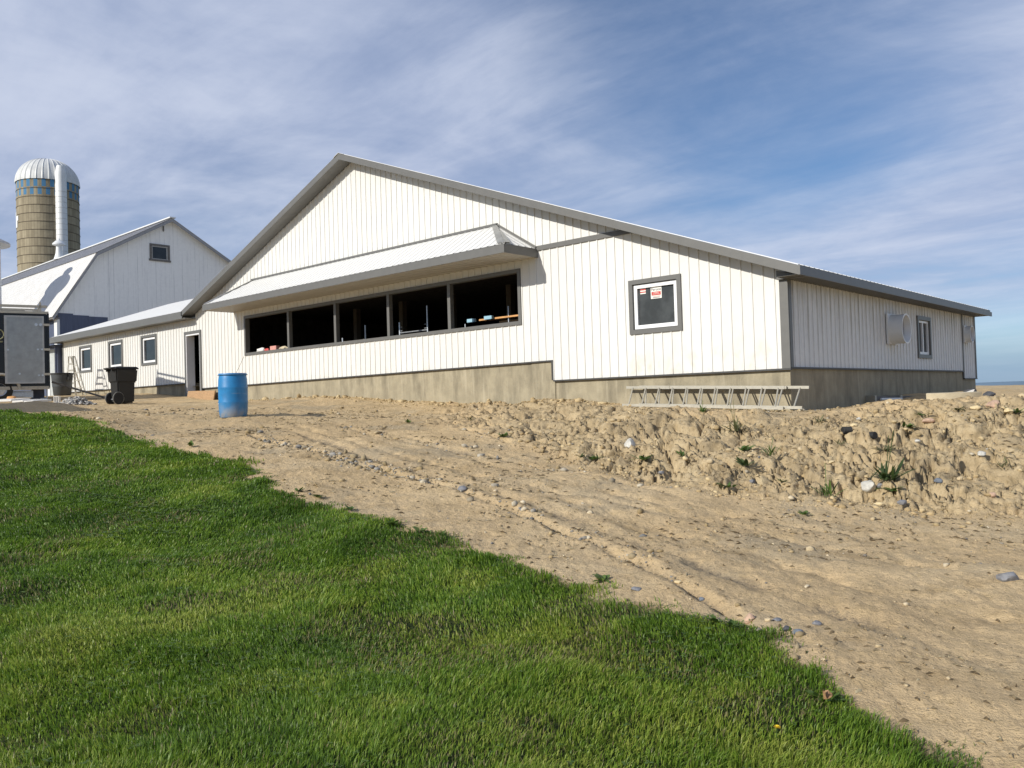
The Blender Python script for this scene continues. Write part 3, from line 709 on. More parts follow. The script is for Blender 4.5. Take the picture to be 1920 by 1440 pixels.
# side wall window
mb = MB(); a,b,c,d = 7.29, 8.17, .81, 1.65
for bx in (((-.035,a-tw,d),(.10,b+tw,d+tw)),((-.035,a-tw,c-tw),(.10,b+tw,c)),((-.035,a-tw,c),(.10,a,d)),((-.035,b,c),(.10,b+tw,d))):
    (u0,v0,z0),(u1,v1,z1) = bx; mb.box(U(u1,v0,z0), U(u0,v1,z1))
sw = mb.build('window', M['trim'], barn); sw['label'] = 'white sliding window in the shaded side wall'
mb = MB()
for (v0,v1,z0,z1) in ((a+.01,b-.01,d-.06,d-.01),(a+.01,b-.01,c+.01,c+.07),(a+.01,a+.07,c+.07,d-.06),(b-.07,b-.01,c+.07,d-.06),((a+b)/2-.03,(a+b)/2+.03,c+.07,d-.06)): mb.box(U(.09,v0,z0), U(.01,v1,z1))
mb.build('sash', M['vinyl'], sw)
mb = MB(); mb.box(U(.07,a+.07,c+.07), U(.05,b-.07,d-.06)); mb.build('pane', M['glass'], sw)
# exhaust fans
def fan(v0, z0, sz, lab, pk=1.0):
    mb = MB(); mb.box(U(-.02, v0, z0), U(-.05, v0+sz, z0+sz)); fo = mb.build('exhaust_fan', M['white_metal'], barn); fo['label'] = lab
    cy, cz = v0+sz/2, z0+sz/2-.01; n = 40; mb = MB(); vs = []; fs = []
    prof = [(.050,.335*sz/.67),(.12,.318*sz/.67),(.335,.322*sz/.67),(.345,.334*sz/.67),(.345,.30*sz/.67),(.08,.295*sz/.67)]
    for x_, r_ in prof: vs += [U(-.045-(x_-.045)*pk, cy+r_*math.cos(2*math.pi*k/n), cz+r_*math.sin(2*math.pi*k/n)) for k in range(n)]
    for i in range(len(prof)-1): fs += [(i*n+k,i*n+(k+1)%n,(i+1)*n+(k+1)%n,(i+1)*n+k) for k in range(n)]
    mb.add(vs, fs); mb.build('fan_cone', M['white_metal'], fo, smooth=True)
    mb = MB(); vs = [U(-.05-.15*pk, cy+.296*sz/.67*math.cos(2*math.pi*k/n), cz+.296*sz/.67*math.sin(2*math.pi*k/n)) for k in range(n)]
    mb.poly(vs); mb.build('shutter', mat('fan_shutter', (.34,.34,.35), .6, var=.1, stretch=(1,1,8)), fo)
fan(5.0, .995, .67, 'white round exhaust fan housing beside the side window')
fan(11.22, 1.22, .47, 'white exhaust fan at the far end of the side wall', .5)
# door
dr = MB(); trim_frame(dr, DOOR, .10, -.035, .10); door = dr.build('doorway', M['trim'], barn)
mb = MB(); mb.box(U(DOOR[1], -.02, DOOR[3]-.05), U(DOOR[0], .14, DOOR[3])); mb.box(U(DOOR[1], -.02, DOOR[2]), U(DOOR[1]-.04, .28, DOOR[3]-.05)); mb.box(U(DOOR[0]+.04, -.02, DOOR[2]), U(DOOR[0], .14, DOOR[3]-.05)); mb.build('jamb', M['door_white'], door)
# dark inside
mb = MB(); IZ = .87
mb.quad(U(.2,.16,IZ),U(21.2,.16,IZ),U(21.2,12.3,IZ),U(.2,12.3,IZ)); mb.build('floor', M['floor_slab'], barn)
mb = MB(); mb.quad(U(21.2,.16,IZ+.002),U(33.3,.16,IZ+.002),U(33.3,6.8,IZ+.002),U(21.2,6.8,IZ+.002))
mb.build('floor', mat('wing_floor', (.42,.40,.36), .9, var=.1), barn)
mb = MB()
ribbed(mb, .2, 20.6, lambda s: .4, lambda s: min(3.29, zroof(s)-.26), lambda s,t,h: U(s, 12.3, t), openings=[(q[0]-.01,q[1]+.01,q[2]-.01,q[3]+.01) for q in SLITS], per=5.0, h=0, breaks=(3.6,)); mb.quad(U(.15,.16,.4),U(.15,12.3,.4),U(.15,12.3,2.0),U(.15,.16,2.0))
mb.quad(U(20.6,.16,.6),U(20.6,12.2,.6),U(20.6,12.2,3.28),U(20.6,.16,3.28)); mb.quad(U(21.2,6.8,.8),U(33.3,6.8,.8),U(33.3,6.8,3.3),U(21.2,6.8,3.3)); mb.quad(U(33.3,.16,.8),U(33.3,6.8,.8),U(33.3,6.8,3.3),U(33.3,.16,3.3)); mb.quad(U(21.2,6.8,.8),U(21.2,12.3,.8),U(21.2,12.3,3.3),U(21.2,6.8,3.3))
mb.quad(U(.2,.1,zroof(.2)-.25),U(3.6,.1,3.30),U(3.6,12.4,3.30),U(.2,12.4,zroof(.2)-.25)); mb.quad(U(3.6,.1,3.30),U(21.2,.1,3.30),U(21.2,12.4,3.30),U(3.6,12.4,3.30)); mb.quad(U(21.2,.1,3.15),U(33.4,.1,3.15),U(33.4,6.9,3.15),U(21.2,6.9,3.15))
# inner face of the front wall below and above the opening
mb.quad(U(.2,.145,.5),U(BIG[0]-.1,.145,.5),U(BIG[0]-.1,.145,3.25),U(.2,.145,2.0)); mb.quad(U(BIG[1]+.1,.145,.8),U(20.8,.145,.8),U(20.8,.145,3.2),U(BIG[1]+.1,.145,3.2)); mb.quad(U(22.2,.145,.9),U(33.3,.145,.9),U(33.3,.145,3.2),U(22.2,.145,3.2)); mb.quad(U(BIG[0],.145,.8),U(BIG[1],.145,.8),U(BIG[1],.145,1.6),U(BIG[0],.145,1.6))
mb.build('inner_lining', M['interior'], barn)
for um in (16.8, 14.4, 12.1, 9.7, 7.4):
    mb = MB(); mb.box(U(um+.09, 3.4, IZ), U(um-.09, 3.58, 3.3)); mb.build('inner_post', mat('post_wood', (.16,.13,.10), .9), barn)

# ------------------------------------------------------------------ things inside the opening
def rackstage(u, v, w_, h_, lab):
    t = thing('scaffold', lab, 'scaffold', U(u, v, IZ), 0, 'scaffold frames inside the barn')
    for s in (-1,1):
        m_ = MB(); m_.tube([U(u+s*w_/2,v,IZ),U(u+s*w_/2,v,IZ+h_*(1 if s < 0 else .80))], .022); m_.build('post', M['galv'], t)
        for q in (.66,.72): m_ = MB(); m_.tube([U(u+s*w_/2-.04*s,v,IZ+h_*q),U(u+s*w_/2-.12*s,v,IZ+h_*q)], .012); m_.build('bracket', M['galv'], t)
    for q in (.585,.63):
        m_ = MB(); m_.tube([U(u-w_/2,v,IZ+h_*q),U(u+w_/2,v,IZ+h_*q)], .018); m_.build('rung', M['galv'], t)
rackstage(11.0, .95, 1.15, 1.75, 'galvanised scaffold frame standing inside the fourth bay of the long opening')
rackstage(13.65, .95, 1.1, 1.45, 'galvanised scaffold frame standing inside the middle bay of the long opening')
t = thing('plank', 'orange wooden plank seen through the right bay of the opening', 'plank', U(7.2, .9, 2.02))
m_ = MB(); m_.box(U(8.35, .80, 2.02), U(6.0, 1.05, 2.06)); m_.build('board', M['orange_wood'], t)
m_ = MB(); m_.box(U(7.9, 1.06, 1.90), U(6.0, 1.10, 1.99)); m_.build('batten', M['wood'], t)
for uu in (7.4, 8.9):
    m_ = MB(); m_.tube([U(uu,.86,IZ),U(uu,.86,2.3 if uu<8 else 1.99)], .016); o = m_.build('scaffold_pole', M['galv']); tag(o, 'thin steel pole upright beside the orange plank' if uu<8 else 'short steel pole left of the orange plank', 'pole')
for k, (uu, zz, ww) in enumerate(((8.55, 2.0, .26), (7.95, 2.02, .26))):
    m_ = MB(); m_.box(U(uu+ww/2, .70, zz), U(uu-ww/2, .78, zz+.085)); o = m_.build('board_offcut', M['blue_board'], bevel=.004)
    tag(o, ('pale blue offcut lying left of the orange plank', 'pale blue offcut lying on the left end of the orange plank')[k], 'offcut')
m_ = MB(); m_.tube([U(9.05,.9,1.98),U(8.9,.9,1.98)], .015)
# rags and a box left on the sill at the left end
zs = BIG[2]-.005
m_ = MB(); m_.box(U(16.9, .16, zs), U(16.55, .30, zs+.15)); o = m_.build('carton', M['pink'], bevel=.008); tag(o, 'small pink carton on the sill of the long opening', 'carton')
def blob(name, c, r, sc_, mt, seed, lab, cat, sub=3, rough=.35, rot=0, group=None, freq=1.0):
    bm = bmesh.new(); bmesh.ops.create_icosphere(bm, subdivisions=sub, radius=1)
    rg = random.Random(seed); ofs = Vector((rg.uniform(-9,9),)*3)
    from mathutils import noise as mn
    planes = [Vector((rg.gauss(0,1),rg.gauss(0,1),rg.gauss(0,1))).normalized() for _ in range(9)]; cut = [rg.uniform(.55,.95) for _ in planes]
    for v in bm.verts:
        p = v.co.normalized(); q = p*(1 + rough*mn.noise(p*1.3*freq+ofs) + rough*.4*mn.noise(p*4*freq+ofs))
        for pl, k in zip(planes, cut):
            e = q.dot(pl)-k
            if e > 0: q -= pl*e*.85
        v.co = Vector((q.x*sc_[0]*r, q.y*sc_[1]*r, q.z*sc_[2]*r))
    me = bpy.data.meshes.new(name); bm.to_mesh(me); bm.free(); me.materials.append(mt)
    if sub >= 3:
        for p in me.polygons: p.use_smooth = True
        try: me.set_sharp_from_angle(angle=R(32))
        except Exception: pass
    o = bpy.data.objects.new(name, me); COL.objects.link(o); o.location = [float(q) for q in c]; o.rotation_euler = (0,0,rot)
    return tag(o, lab, cat, group)
blob('rag', U(17.5,.22,zs+.06), .16, (1.5,.6,.5), M['paint_white'], 3, 'crumpled white rag at the left end of the opening sill', 'rag', rough=.6)
blob('bag', U(17.15,.22,zs+.05), .12, (1.1,.6,.5), M['red'], 4, 'small red bag between white rag and pink carton on the sill', 'bag', rough=.5)
blob('rag', U(16.2,.22,zs+.05), .17, (1.5,.6,.45), M['pale_conc'], 5, 'crumpled tan rag right of the pink carton on the sill', 'rag', rough=.6)

# ------------------------------------------------------------------ the old gambrel barn behind the wing
OU = 40.3; ob = thing('gambrel_barn', 'old weathered white gambrel roofed barn behind the new wing', 'barn', U(OU+10, 8.2, .6))
VC = 8.28; RZ, BZ, EZ = 11.02, 8.62, 5.02; BH, EH = 4.15, 6.43     # ridge, break, eave heights; half widths
OL = 32.0
mb = MB()
pts = [(VC-6.1,.2),(VC-6.1,EZ+.30),(VC-BH,BZ),(VC,RZ),(VC+BH,BZ),(VC+6.1,EZ+.30),(VC+6.1,.2)]
mb.prism([U(OU,v,z) for v,z in pts], (-.12,0,0)); mb.build('gable_wall', M['old_white'], ob)
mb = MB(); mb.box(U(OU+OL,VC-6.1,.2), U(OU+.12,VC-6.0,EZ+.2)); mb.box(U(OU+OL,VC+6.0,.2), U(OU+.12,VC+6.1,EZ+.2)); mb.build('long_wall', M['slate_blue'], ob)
# thin blue panels low on the gable, then the white corner post
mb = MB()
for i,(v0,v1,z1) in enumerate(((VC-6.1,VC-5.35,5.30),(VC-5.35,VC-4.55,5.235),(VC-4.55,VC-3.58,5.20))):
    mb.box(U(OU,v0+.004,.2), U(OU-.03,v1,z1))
mb.build('blue_panels', M['slate_blue'], ob)
mb = MB(); mb.box(U(OU+.35,VC-6.16,.2), U(OU-.055,VC-6.1,4.97)); mb.box(U(OU-.03,VC-6.1,.2), U(OU-.055,VC-6.02,4.97)); mb.build('corner_post', M['white_metal'], ob)
def slope(v0,z0,v1,z1,name,mt,over=.32):
    mb = MB(); L = math.hypot(v1-v0,z1-z0); nv, nz = -(z1-z0)/L, (v1-v0)/L
    if nz < 0: nv, nz = -nv, -nz
    ribbed(mb, OU-over, OU+OL, lambda s: 0, lambda s: L, lambda s,t,h: U(s, v0+(v1-v0)*t/L+nv*(h+.05), z0+(z1-z0)*t/L+nz*(h+.05)), per=.30, h=.010, wid=.06)
    return mb.build(name, mt, ob)
slope(VC-BH-.10,BZ-.06,VC,RZ,'upper_roof',mat('grey_roof', (.36,.36,.375), .5, var=.06)); slope(VC-EH,EZ,VC-BH,BZ,'lower_roof',M['old_roof']); slope(VC+BH+.1,BZ-.06,VC,RZ,'upper_roof',M['old_roof']); slope(VC+EH,EZ,VC+BH,BZ,'lower_roof',M['old_roof'])  # near upper slope gets a greyer base colour than the other slopes
for sg in (-1,1):
    mb = MB(); o_ = OU-.32
    for (v0,z0,v1,z1) in ((VC+sg*EH,EZ,VC+sg*BH,BZ),(VC+sg*BH,BZ,VC,RZ)):
        mb.hexa([U(o_-.02,v0,z0-.16),U(o_-.02,v1,z1-.16),U(o_,v1,z1-.16),U(o_,v0,z0-.16),U(o_-.02,v0,z0+.03),U(o_-.02,v1,z1+.03),U(o_,v1,z1+.03),U(o_,v0,z0+.03)])
    mb.build('barge_board', mat('barge_grey', (.30,.30,.31), .6, var=.1), ob)
mb = MB(); mb.hexa([U(OU+OL,VC-EH-.0,EZ-.07),U(OU-.32,VC-EH,EZ-.07),U(OU-.32,VC-6.1,EZ-.05),U(OU+OL,VC-6.1,EZ-.05),U(OU+OL,VC-EH,EZ+.0),U(OU-.32,VC-EH,EZ),U(OU-.32,VC-6.1,EZ+.02),U(OU+OL,VC-6.1,EZ+.02)]); mb.build('eave_board', M['grey_wood'], ob)
mb = MB(); mb.bar(U(OU-.4,VC,RZ+.07), U(OU+OL,VC,RZ+.07), .35, .06); mb.build('ridge_cap', M['white_metal'], ob)
# gable window
mb = MB(); v0,v1,z0,z1 = VC-1.20,VC-.05,8.55,9.52
for bx in ((v0,v1,z1-.12,z1),(v0-.05,v1+.05,z0,z0+.10),(v0,v0+.11,z0+.10,z1-.12),(v1-.11,v1,z0+.10,z1-.12)): mb.box(U(OU,bx[0],bx[2]), U(OU-.07,bx[1],bx[3]))
ow = mb.build('window', M['grey_wood'], ob); ow['label'] = 'small weathered wooden window high in the gable'
mb = MB()
for bx in ((v0+.11,v1-.11,z1-.17,z1-.12),(v0+.11,v1-.11,z0+.10,z0+.14),(v0+.11,v0+.15,z0+.14,z1-.17),(v1-.20,v1-.15,z0+.14,z1-.17)): mb.box(U(OU,bx[0],bx[2]), U(OU-.05,bx[1],bx[3]))
mb.build('sash', mat('sash_old', (.42,.41,.39), .7), ow)
mb = MB(); mb.box(U(OU,v0+.15,z0+.14), U(OU-.03,v1-.15,z1-.17)); mb.build('pane', M['glass'], ow)
mb = MB(); mb.box(U(OU,VC-.42,RZ-.72),U(OU-.06,VC-.36,RZ-.42)); mb.build('hook', M['grey_wood'], ob)
# ridge ventilator: flared foot, throat, cap and spike
vp = at(113, 470, 63.5); vu, vv = -vp[0], vp[1]
vz = 11.0-.05
px_m = 63.5/F_PX
c_ = (-(OU+17.0), VC-.0, EYE+RZ+.05)
# set by the ray through its foot
foot = at(109, 483, 60.0); ridge_u = None
for k in range(400):
    dd = 45 + k*.1; p_ = at(111, 482, dd)
    if p_[1] >= VC: c_ = (p_[0], VC, EYE+RZ+.02); break
sc_v = depth_of(c_)/F_PX
mb = MB(); mb.lathe([(9.5*sc_v*1.0,0),(8.0*sc_v,4*sc_v),(6*sc_v,11*sc_v),(5.0*sc_v,20*sc_v),(5.0*sc_v,27*sc_v)], 24, c_); v_ = mb.build('roof_ventilator', M['white_metal'], ob, smooth=True)
mb = MB(); mb.lathe([(5*sc_v,26*sc_v),(11*sc_v,27.5*sc_v),(11*sc_v,30*sc_v),(6*sc_v,35*sc_v),(2.0*sc_v,37*sc_v),(.25*sc_v,42*sc_v)], 24, c_); mb.build('cowl', M['white_metal'], v_, smooth=True)

lt_p = at(104, 700, 40.0); lt = thing('lean_to', 'small lean-to with white ribbed roof between the trailer and the wing', 'shed', (lt_p[0], lt_p[1], EYE+.8))
lx0, lx1, ly = -lt_p[0]-.35+3.2, 33.62, -.25
zt_ = lambda py, d=38.2: at(106, py, d)[2]-EYE
e0 = zt_(650)
mb = MB(); ribbed(mb, lx1, lx0, lambda s: 0, lambda s: 2.3, lambda s,t,h: U(s, ly-.35+t, e0+.02+t*.23+h), h=.02, per=.3); mb.build('roof', M['roof'], lt)
mb = MB(); mb.box(U(lx0, ly-.37, e0-.17), U(lx1, ly-.35, e0+.0)); mb.build('fascia', M['trim'], lt)
mb = MB(); mb.box(U(lx0, ly, .3), U(lx1+.1, ly+.06, e0)); mb.box(U(lx1+.03, ly+.06, .3), U(lx1+.1, 1.9, e0)); mb.build('wall', M['slate_blue'], lt)
mb = MB(); mb.box(U(lx1+1.0, ly-.03, .3), U(lx1+.75, ly, e0-.1)); mb.build('door_trim', M['white_metal'], lt)
mb = MB(); mb.box(U(lx1+.72, ly-.02, .5), U(lx1+.14, ly, e0-.2)); mb.build('door', mat('pale_door', (.45,.47,.46), .6, var=.1), lt)

# ------------------------------------------------------------------ silo
SD = 78.0; sp = at(94.8, 600, SD); sR = 58.8/F_PX*SD/1.125; sz = lambda py: at(94.8, py, SD)[2]
SB = EYE+.3
# material is laid out with the roof line 20.6 m over the base
silo_top = sz(348); SCZ = silo_top - 20.6
silo = thing('silo', 'tall concrete stave silo with blue checked band and white ribbed dome', 'silo', (sp[0], sp[1], SCZ))
mb = MB(); mb.lathe([(sR,-2),(sR,20.6)], 96, (0,0,0), cap=False); mb.build('silo_wall', M['silo'], silo, smooth=True, local=True)
mb = MB()
for k in range(28):
    z_ = .76 + .76*k
    if z_ < 20.5: mb.lathe([(sR+.005,z_-.02),(sR+.03,z_-.02),(sR+.03,z_+.02),(sR+.005,z_+.02)], 64, (0,0,0), cap=False)
mb.build('hoops', mat('hoop', (.12,.09,.06), .8, var=.2), silo, local=True)
mb = MB(); dh = (sz(300)-silo_top); n = 384; vs = []; fs = []; m_ = 22
for i in range(m_+1):
    q = i/m_*math.pi/2
    for k in range(n):
        a_ = 2*math.pi*k/n; rib = .05*max(0, 1-abs(((k/n*32) % 1)-.5)/.16)*math.cos(q)**.5 if i < m_ else 0
        rr = (sR*1.015+rib)*math.cos(q)**.9 + .02; vs.append((rr*math.cos(a_), rr*math.sin(a_), 20.6 + dh*math.sin(q)+rib*math.sin(q)))
for i in range(m_): fs += [(i*n+k,i*n+(k+1)%n,(i+1)*n+(k+1)%n,(i+1)*n+k) for k in range(n)]
mb.add(vs, fs); mb.build('dome_roof', mat('dome_metal', (.60,.60,.585), .45, var=.08, scale=1.5), silo, smooth=True, local=True)
# unloading chute on the side turned to the camera
view = np.array([CAM[0]-sp[0], CAM[1]-sp[1]]); view /= np.linalg.norm(view); rgt = np.array([view[1]*-1, view[0]])
if (rgt @ YAW[:2,0]) < 0: rgt = -rgt
off = 23.5/F_PX*SD/1.12; fr_ = math.sqrt(sR**2-off**2)+.10; cc = rgt*off + view*fr_; cr = 10.6/F_PX*SD/1.10
ztop = sz(322)-SCZ
mb = MB(); prof = [(cr,-1),(cr,ztop-.75)]
for k in range(1,4): prof += [(cr*(1-.10*k), ztop-.75+.25*k)]
prof += [(.05, ztop+.02)]; mb.lathe(prof, 32, (cc[0],cc[1],0)); ch = mb.build('chute', M['white_metal'], silo, smooth=True, local=True)
mb = MB()
for k in range(40):
    z_ = k*.5
    if z_ < ztop-1: mb.lathe([(cr+.002,z_-.018),(cr+.014,z_),(cr+.002,z_+.018)], 28, (cc[0],cc[1],0), cap=False)
mb.build('chute_bands', mat('chute_seam', (.50,.50,.50), .5), ch, local=True)
# painted white emblem, only its edge in view
a0 = math.atan2(-rgt[1]*.995+view[1]*.10, -rgt[0]*.995+view[0]*.10)
def patch(a_, b_, z0, z1):
    m2 = MB(); q = 8; vs = []
    for k in range(q+1):
        t_ = a_+(b_-a_)*k/q
        for r_, z_ in ((sR+.035,z0),(sR+.035,z1)): vs.append((r_*math.cos(t_), r_*math.sin(t_), z_))
    m2.add(vs, [(2*k,2*k+2,2*k+3,2*k+1) for k in range(q)]); return m2
zz = lambda py: sz(py)-SCZ
sgn = 1 if math.cos(a0+.05)*view[0]+math.sin(a0+.05)*view[1] > math.cos(a0)*view[0]+math.sin(a0)*view[1] else -1
em = patch(a0-sgn*.5, a0+sgn*.22, zz(433), zz(421)).build('painted_emblem', M['paint_white'], silo, local=True)
patch(a0-sgn*.5, a0+sgn*.30, zz(421), zz(412)).build('stroke', M['paint_white'], em, local=True); patch(a0-sgn*.5, a0+sgn*.12, zz(412), zz(404)).build('stroke', M['paint_white'], em, local=True)

# ------------------------------------------------------------------ feed bin, mostly left of the view
fp = at(-44, 600, 43.5); fr = 47.5/F_PX*43.5/1.16; fz = lambda py: at(-40, py, 43.5)[2]
fb = thing('feed_bin', 'grey round feed bin with flared cap at the left edge of the photo', 'feed bin', (fp[0], fp[1], EYE+.7))
mb = MB(); mb.lathe([(fr,EYE+.7-.3),(fr,fz(452))], 48, (fp[0],fp[1],0)); mb.build('bin_body', M['old_bin'], fb, smooth=True)
mb = MB(); e_ = 65/F_PX*43.5/1.14; mb.lathe([(fr*.9,fz(456)),(e_,fz(458)),(e_,fz(454)),(fr,fz(446)),(.55,fz(430)),(.5,fz(418)),(.62,fz(416)),(.1,fz(408))], 48, (fp[0],fp[1],0)); mb.build('bin_cap', mat('cap_metal', (.42,.42,.43), .5, var=.15), fb, smooth=True)

M['alu_edge'] = mat('alu_edge', (.40,.40,.39), .4, metal=.5)
# ------------------------------------------------------------------ cargo trailer
TD = 26.9
rear = at(92, 745, TD); rear[2] = gz(rear[0], rear[1], False)
tdir = YAW @ np.array([math.sin(R(57)), math.cos(R(57)), 0]); trz = math.atan2(tdir[1], tdir[0])     # +x of the trailer points to its rear
tl = thing('cargo_trailer', 'black enclosed cargo trailer with its grey rear door folded against the side', 'trailer', (rear[0], rear[1], rear[2]), trz)
def tz(py, px=50): return at(px, py, TD)[2] - rear[2]
zb, zt = tz(728), tz(589)
Lb = MB(); Lb.box((-5.2,0,zb),(0,2.3,zt)); body = Lb.build('body', M['trailer_black'], tl, local=True, bevel=.03)
def tb(name, a, b, mt, par=tl, bevel=0):
    m2 = MB(); m2.box(a, b); return m2.build(name, M[mt], par, local=True, bevel=bevel)
tb('top_rail', (-5.2,-.03,zt-.02), (.03,.03,zt+.06), 'alu'); tb('bottom_rail', (-4.0,-.03,zb-.05), (.02,.02,zb+.05), 'alu')
tb('rear_post', (-.02,-.03,zb), (.04,.06,zt), 'trailer_black')
# door: 72 pixels wide, its hinges reach over to the rear corner
pw = .0
def tx(px, y=-.06):
    """local x where the ray through column px meets the trailer side"""
    r = ray(px, 660); yl = np.array([-math.sin(trz), math.cos(trz)]); o = CAM[:2]-rear[:2]; t_ = (y - o@yl)/(r[:2]@yl)
    return float((o + r[:2]*t_) @ tdir[:2])
x0, x1 = tx(8.5), tx(83); dz0, dz1 = tz(720), tz(595)
dm = MB(); dm.box((x0,-.10,dz0),(x1,-.055,dz1)); dd_ = dm.build('rear_door', M['alu_sheet'], tl, local=True)
for a,b in (((x0,-.115,dz1-.05),(x1,-.10,dz1)),((x0,-.115,dz0),(x1,-.10,dz0+.05)),((x0,-.115,dz0+.05),(x0+.07,-.10,dz1-.05)),((x1-.05,-.115,dz0+.05),(x1,-.10,dz1-.05))): tb('door_edge', a, b, 'alu_edge', dd_)
for py in (611, 657, 703):
    z_ = tz(py); tb('hinge', (x1-.02,-.12,z_-.035), (.05,-.06,z_+.035), 'alu', dd_)
for (px,py) in ((68.5,611),(77,611),(15,658),(71,657),(79,657),(36,702),(72,705),(79,705)):
    xx = tx(px); z_ = tz(py); m2 = MB(); m2.tube([(xx,-.10,z_),(xx,-.125,z_)], .045 if py==611 else .03, 14); m2.build('bolt', M['galv'], dd_, local=True)
# roof rack
rk = MB()
for y in (.05, 2.2): rk.bar((-5.2,y,zt+.22),(.0,y,zt+.22),.06,.08); rk.bar((-5.2,y,zt+.11),(-.2,y,zt+.11),.05,.06)
for xx in (-5.0,-3.9,-2.8,-1.37,-.2): rk.bar((xx,.05,zt+.05),(xx,.05,zt+.36),.06,.06); rk.bar((xx,2.2,zt+.05),(xx,2.2,zt+.36),.06,.06); rk.bar((xx,.05,zt+.24),(xx,2.2,zt+.24),.05,.05)
rk.build('roof_rack', M['alu'], tl, local=True)
tb('rack_box', (-1.25,1.6,zt+.03), (-.55,2.1,zt+.30), 'alu')
# wheels and arch
def wheel(x, y):
    m2 = MB(); n_ = 28; R0 = .37
    prof = [(.20,-.10),(.33,-.115),(R0,-.09),(R0,.09),(.33,.115),(.20,.10)]
    vs = []; fs = []
    for r_, yy in prof: vs += [(x+r_*math.cos(2*math.pi*k/n_), y+yy, R0+r_*math.sin(2*math.pi*k/n_)) for k in range(n_)]
    for i in range(len(prof)-1): fs += [(i*n_+k,i*n_+(k+1)%n_,(i+1)*n_+(k+1)%n_,(i+1)*n_+k) for k in range(n_)]
    m2.add(vs, fs); ty = m2.build('wheel', M['rubber'], tl, smooth=True, local=True)
    m2 = MB(); vs = []; fs = []
    for r_, yy in [(.205,-.09),(.17,-.06),(.07,-.075),(.0001,-.075)]: vs += [(x+r_*math.cos(2*math.pi*k/n_), y+yy, R0+r_*math.sin(2*math.pi*k/n_)) for k in range(n_)]
    for i in range(3): fs += [(i*n_+k,i*n_+(k+1)%n_,(i+1)*n_+(k+1)%n_,(i+1)*n_+k) for k in range(n_)]
    m2.add(vs, fs); m2.build('rim', M['galv'], ty, smooth=True, local=True)
xw = tx(-2); wheel(xw, .08); wheel(xw-.95, .08)
m2 = MB(); m2.tube([(xw+.55*math.cos(q), -.05, .36+.50*math.sin(q)) for q in np.linspace(0, math.pi*.97, 12)], .045, 8); m2.build('wheel_arch', M['alu'], tl, local=True)
# running gear under the body, rear step
tb('frame_beam', (tx(20),.3,zb-.30), (tx(62),.5,zb-.08), 'galv'); tb('cross_member', (tx(22),.2,zb-.26), (tx(45),.28,zb-.14), 'galv'); tb('rear_step', (tx(76),.2,zb-.38), (tx(89),.6,zb-.33), 'galv'); tb('step_leg', (tx(87),.2,zb-.34), (tx(89),.3,zb-.04), 'galv')
tb('underside_box', (tx(62),.9,zb-.36), (tx(86),1.3,zb-.03), 'slate_blue')
# edge of the round emblem and a line of lettering left of the door
m2 = MB(); cxl, czl = tx(-3.0,-.03), tz(629.5)
for r_ in (.155,):
    m2.tube([(cxl+r_*math.cos(q), -.012, czl+r_*math.sin(q)) for q in np.linspace(-1.3, 1.3, 14)], .020, 6)
    m2.tube([(cxl-.03+.07*math.cos(q), -.012, czl+.07*math.sin(q)) for q in np.linspace(-1.5, 1.5, 10)], .016, 6)
m2.build('emblem', M['gold'], tl, local=True)
m2 = MB()
for k in range(3): m2.box((tx(-2+3*k,-.03)-.02,-.015,tz(644)), (tx(-2+3*k,-.03)+.018,-.004,tz(641.5)))
m2.build('lettering', M['gold'], tl, local=True)

# ------------------------------------------------------------------ things on the ground
def cam_dir(a, b): v = YAW @ np.array([a,b,0.]); return math.atan2(v[1], v[0])
# wheeled refuse bin: its back (handle and wheels) turned left towards the camera
bp, bd = on_ground(229, 757); bp[2] = gz(bp[0], bp[1], False)
wb = thing('wheeled_bin', 'black wheeled refuse bin standing on bare earth before the wing', 'bin', bp, cam_dir(-.66,-.75)); wb.scale = (.88, .88, 1.0)
def taper(lo, hi, z0, z1): return [(lo[0],lo[2],z0),(lo[1],lo[2],z0),(lo[1],lo[3],z0),(lo[0],lo[3],z0),(hi[0],hi[2],z1),(hi[1],hi[2],z1),(hi[1],hi[3],z1),(hi[0],hi[3],z1)]
m2 = MB(); m2.hexa(taper((-.30,.24,-.28,.28),(-.33,.27,-.31,.31),.03,.76)); m2.build('body', M['bin'], wb, local=True, bevel=.045, smooth=True)
m2 = MB(); m2.hexa(taper((-.37,.31,-.345,.345),(-.40,.34,-.37,.37),.64,1.05)); m2.build('collar', M['bin'], wb, local=True, bevel=.04, smooth=True)
m2 = MB(); m2.hexa(taper((-.43,.36,-.385,.385),(-.38,.30,-.33,.33),1.055,1.115)); m2.box((-.54,-.16,1.05),(-.45,.16,1.075)); m2.build('lid', M['bin'], wb, local=True, bevel=.015, smooth=True)
m2 = MB(); m2.tube([(.33,-.30,1.03),(.46,-.30,1.07),(.46,.30,1.07),(.33,.30,1.03)], .02, 8); 
for y in (-.2,.2): m2.box((.30,y-.04,.98),(.42,y+.04,1.10))
m2.build('handle', M['bin'], wb, local=True)
for y in (-.29, .29):
    n_ = 24; m2 = MB(); vs = []; fs = []
    for r_, yy in [(.0001,-.035),(.165,-.035),(.18,-.02),(.18,.02),(.165,.035),(.0001,.035)]: vs += [(.25+r_*math.cos(2*math.pi*k/n_), y+yy, .18+r_*math.sin(2*math.pi*k/n_)) for k in range(n_)]
    for i in range(5): fs += [(i*n_+k,i*n_+(k+1)%n_,(i+1)*n_+(k+1)%n_,(i+1)*n_+k) for k in range(n_)]
    m2.add(vs, fs); wo = m2.build('wheel', M['rubber'], wb, local=True)
    m2 = MB(); m2.tube([(.25+.178*math.cos(q), y+.012*(1 if y>0 else -1), .18+.178*math.sin(q)) for q in np.linspace(0, 2*math.pi, 29)], .012, 6); m2.build('tread', M['wheel_rim'], wo, local=True)
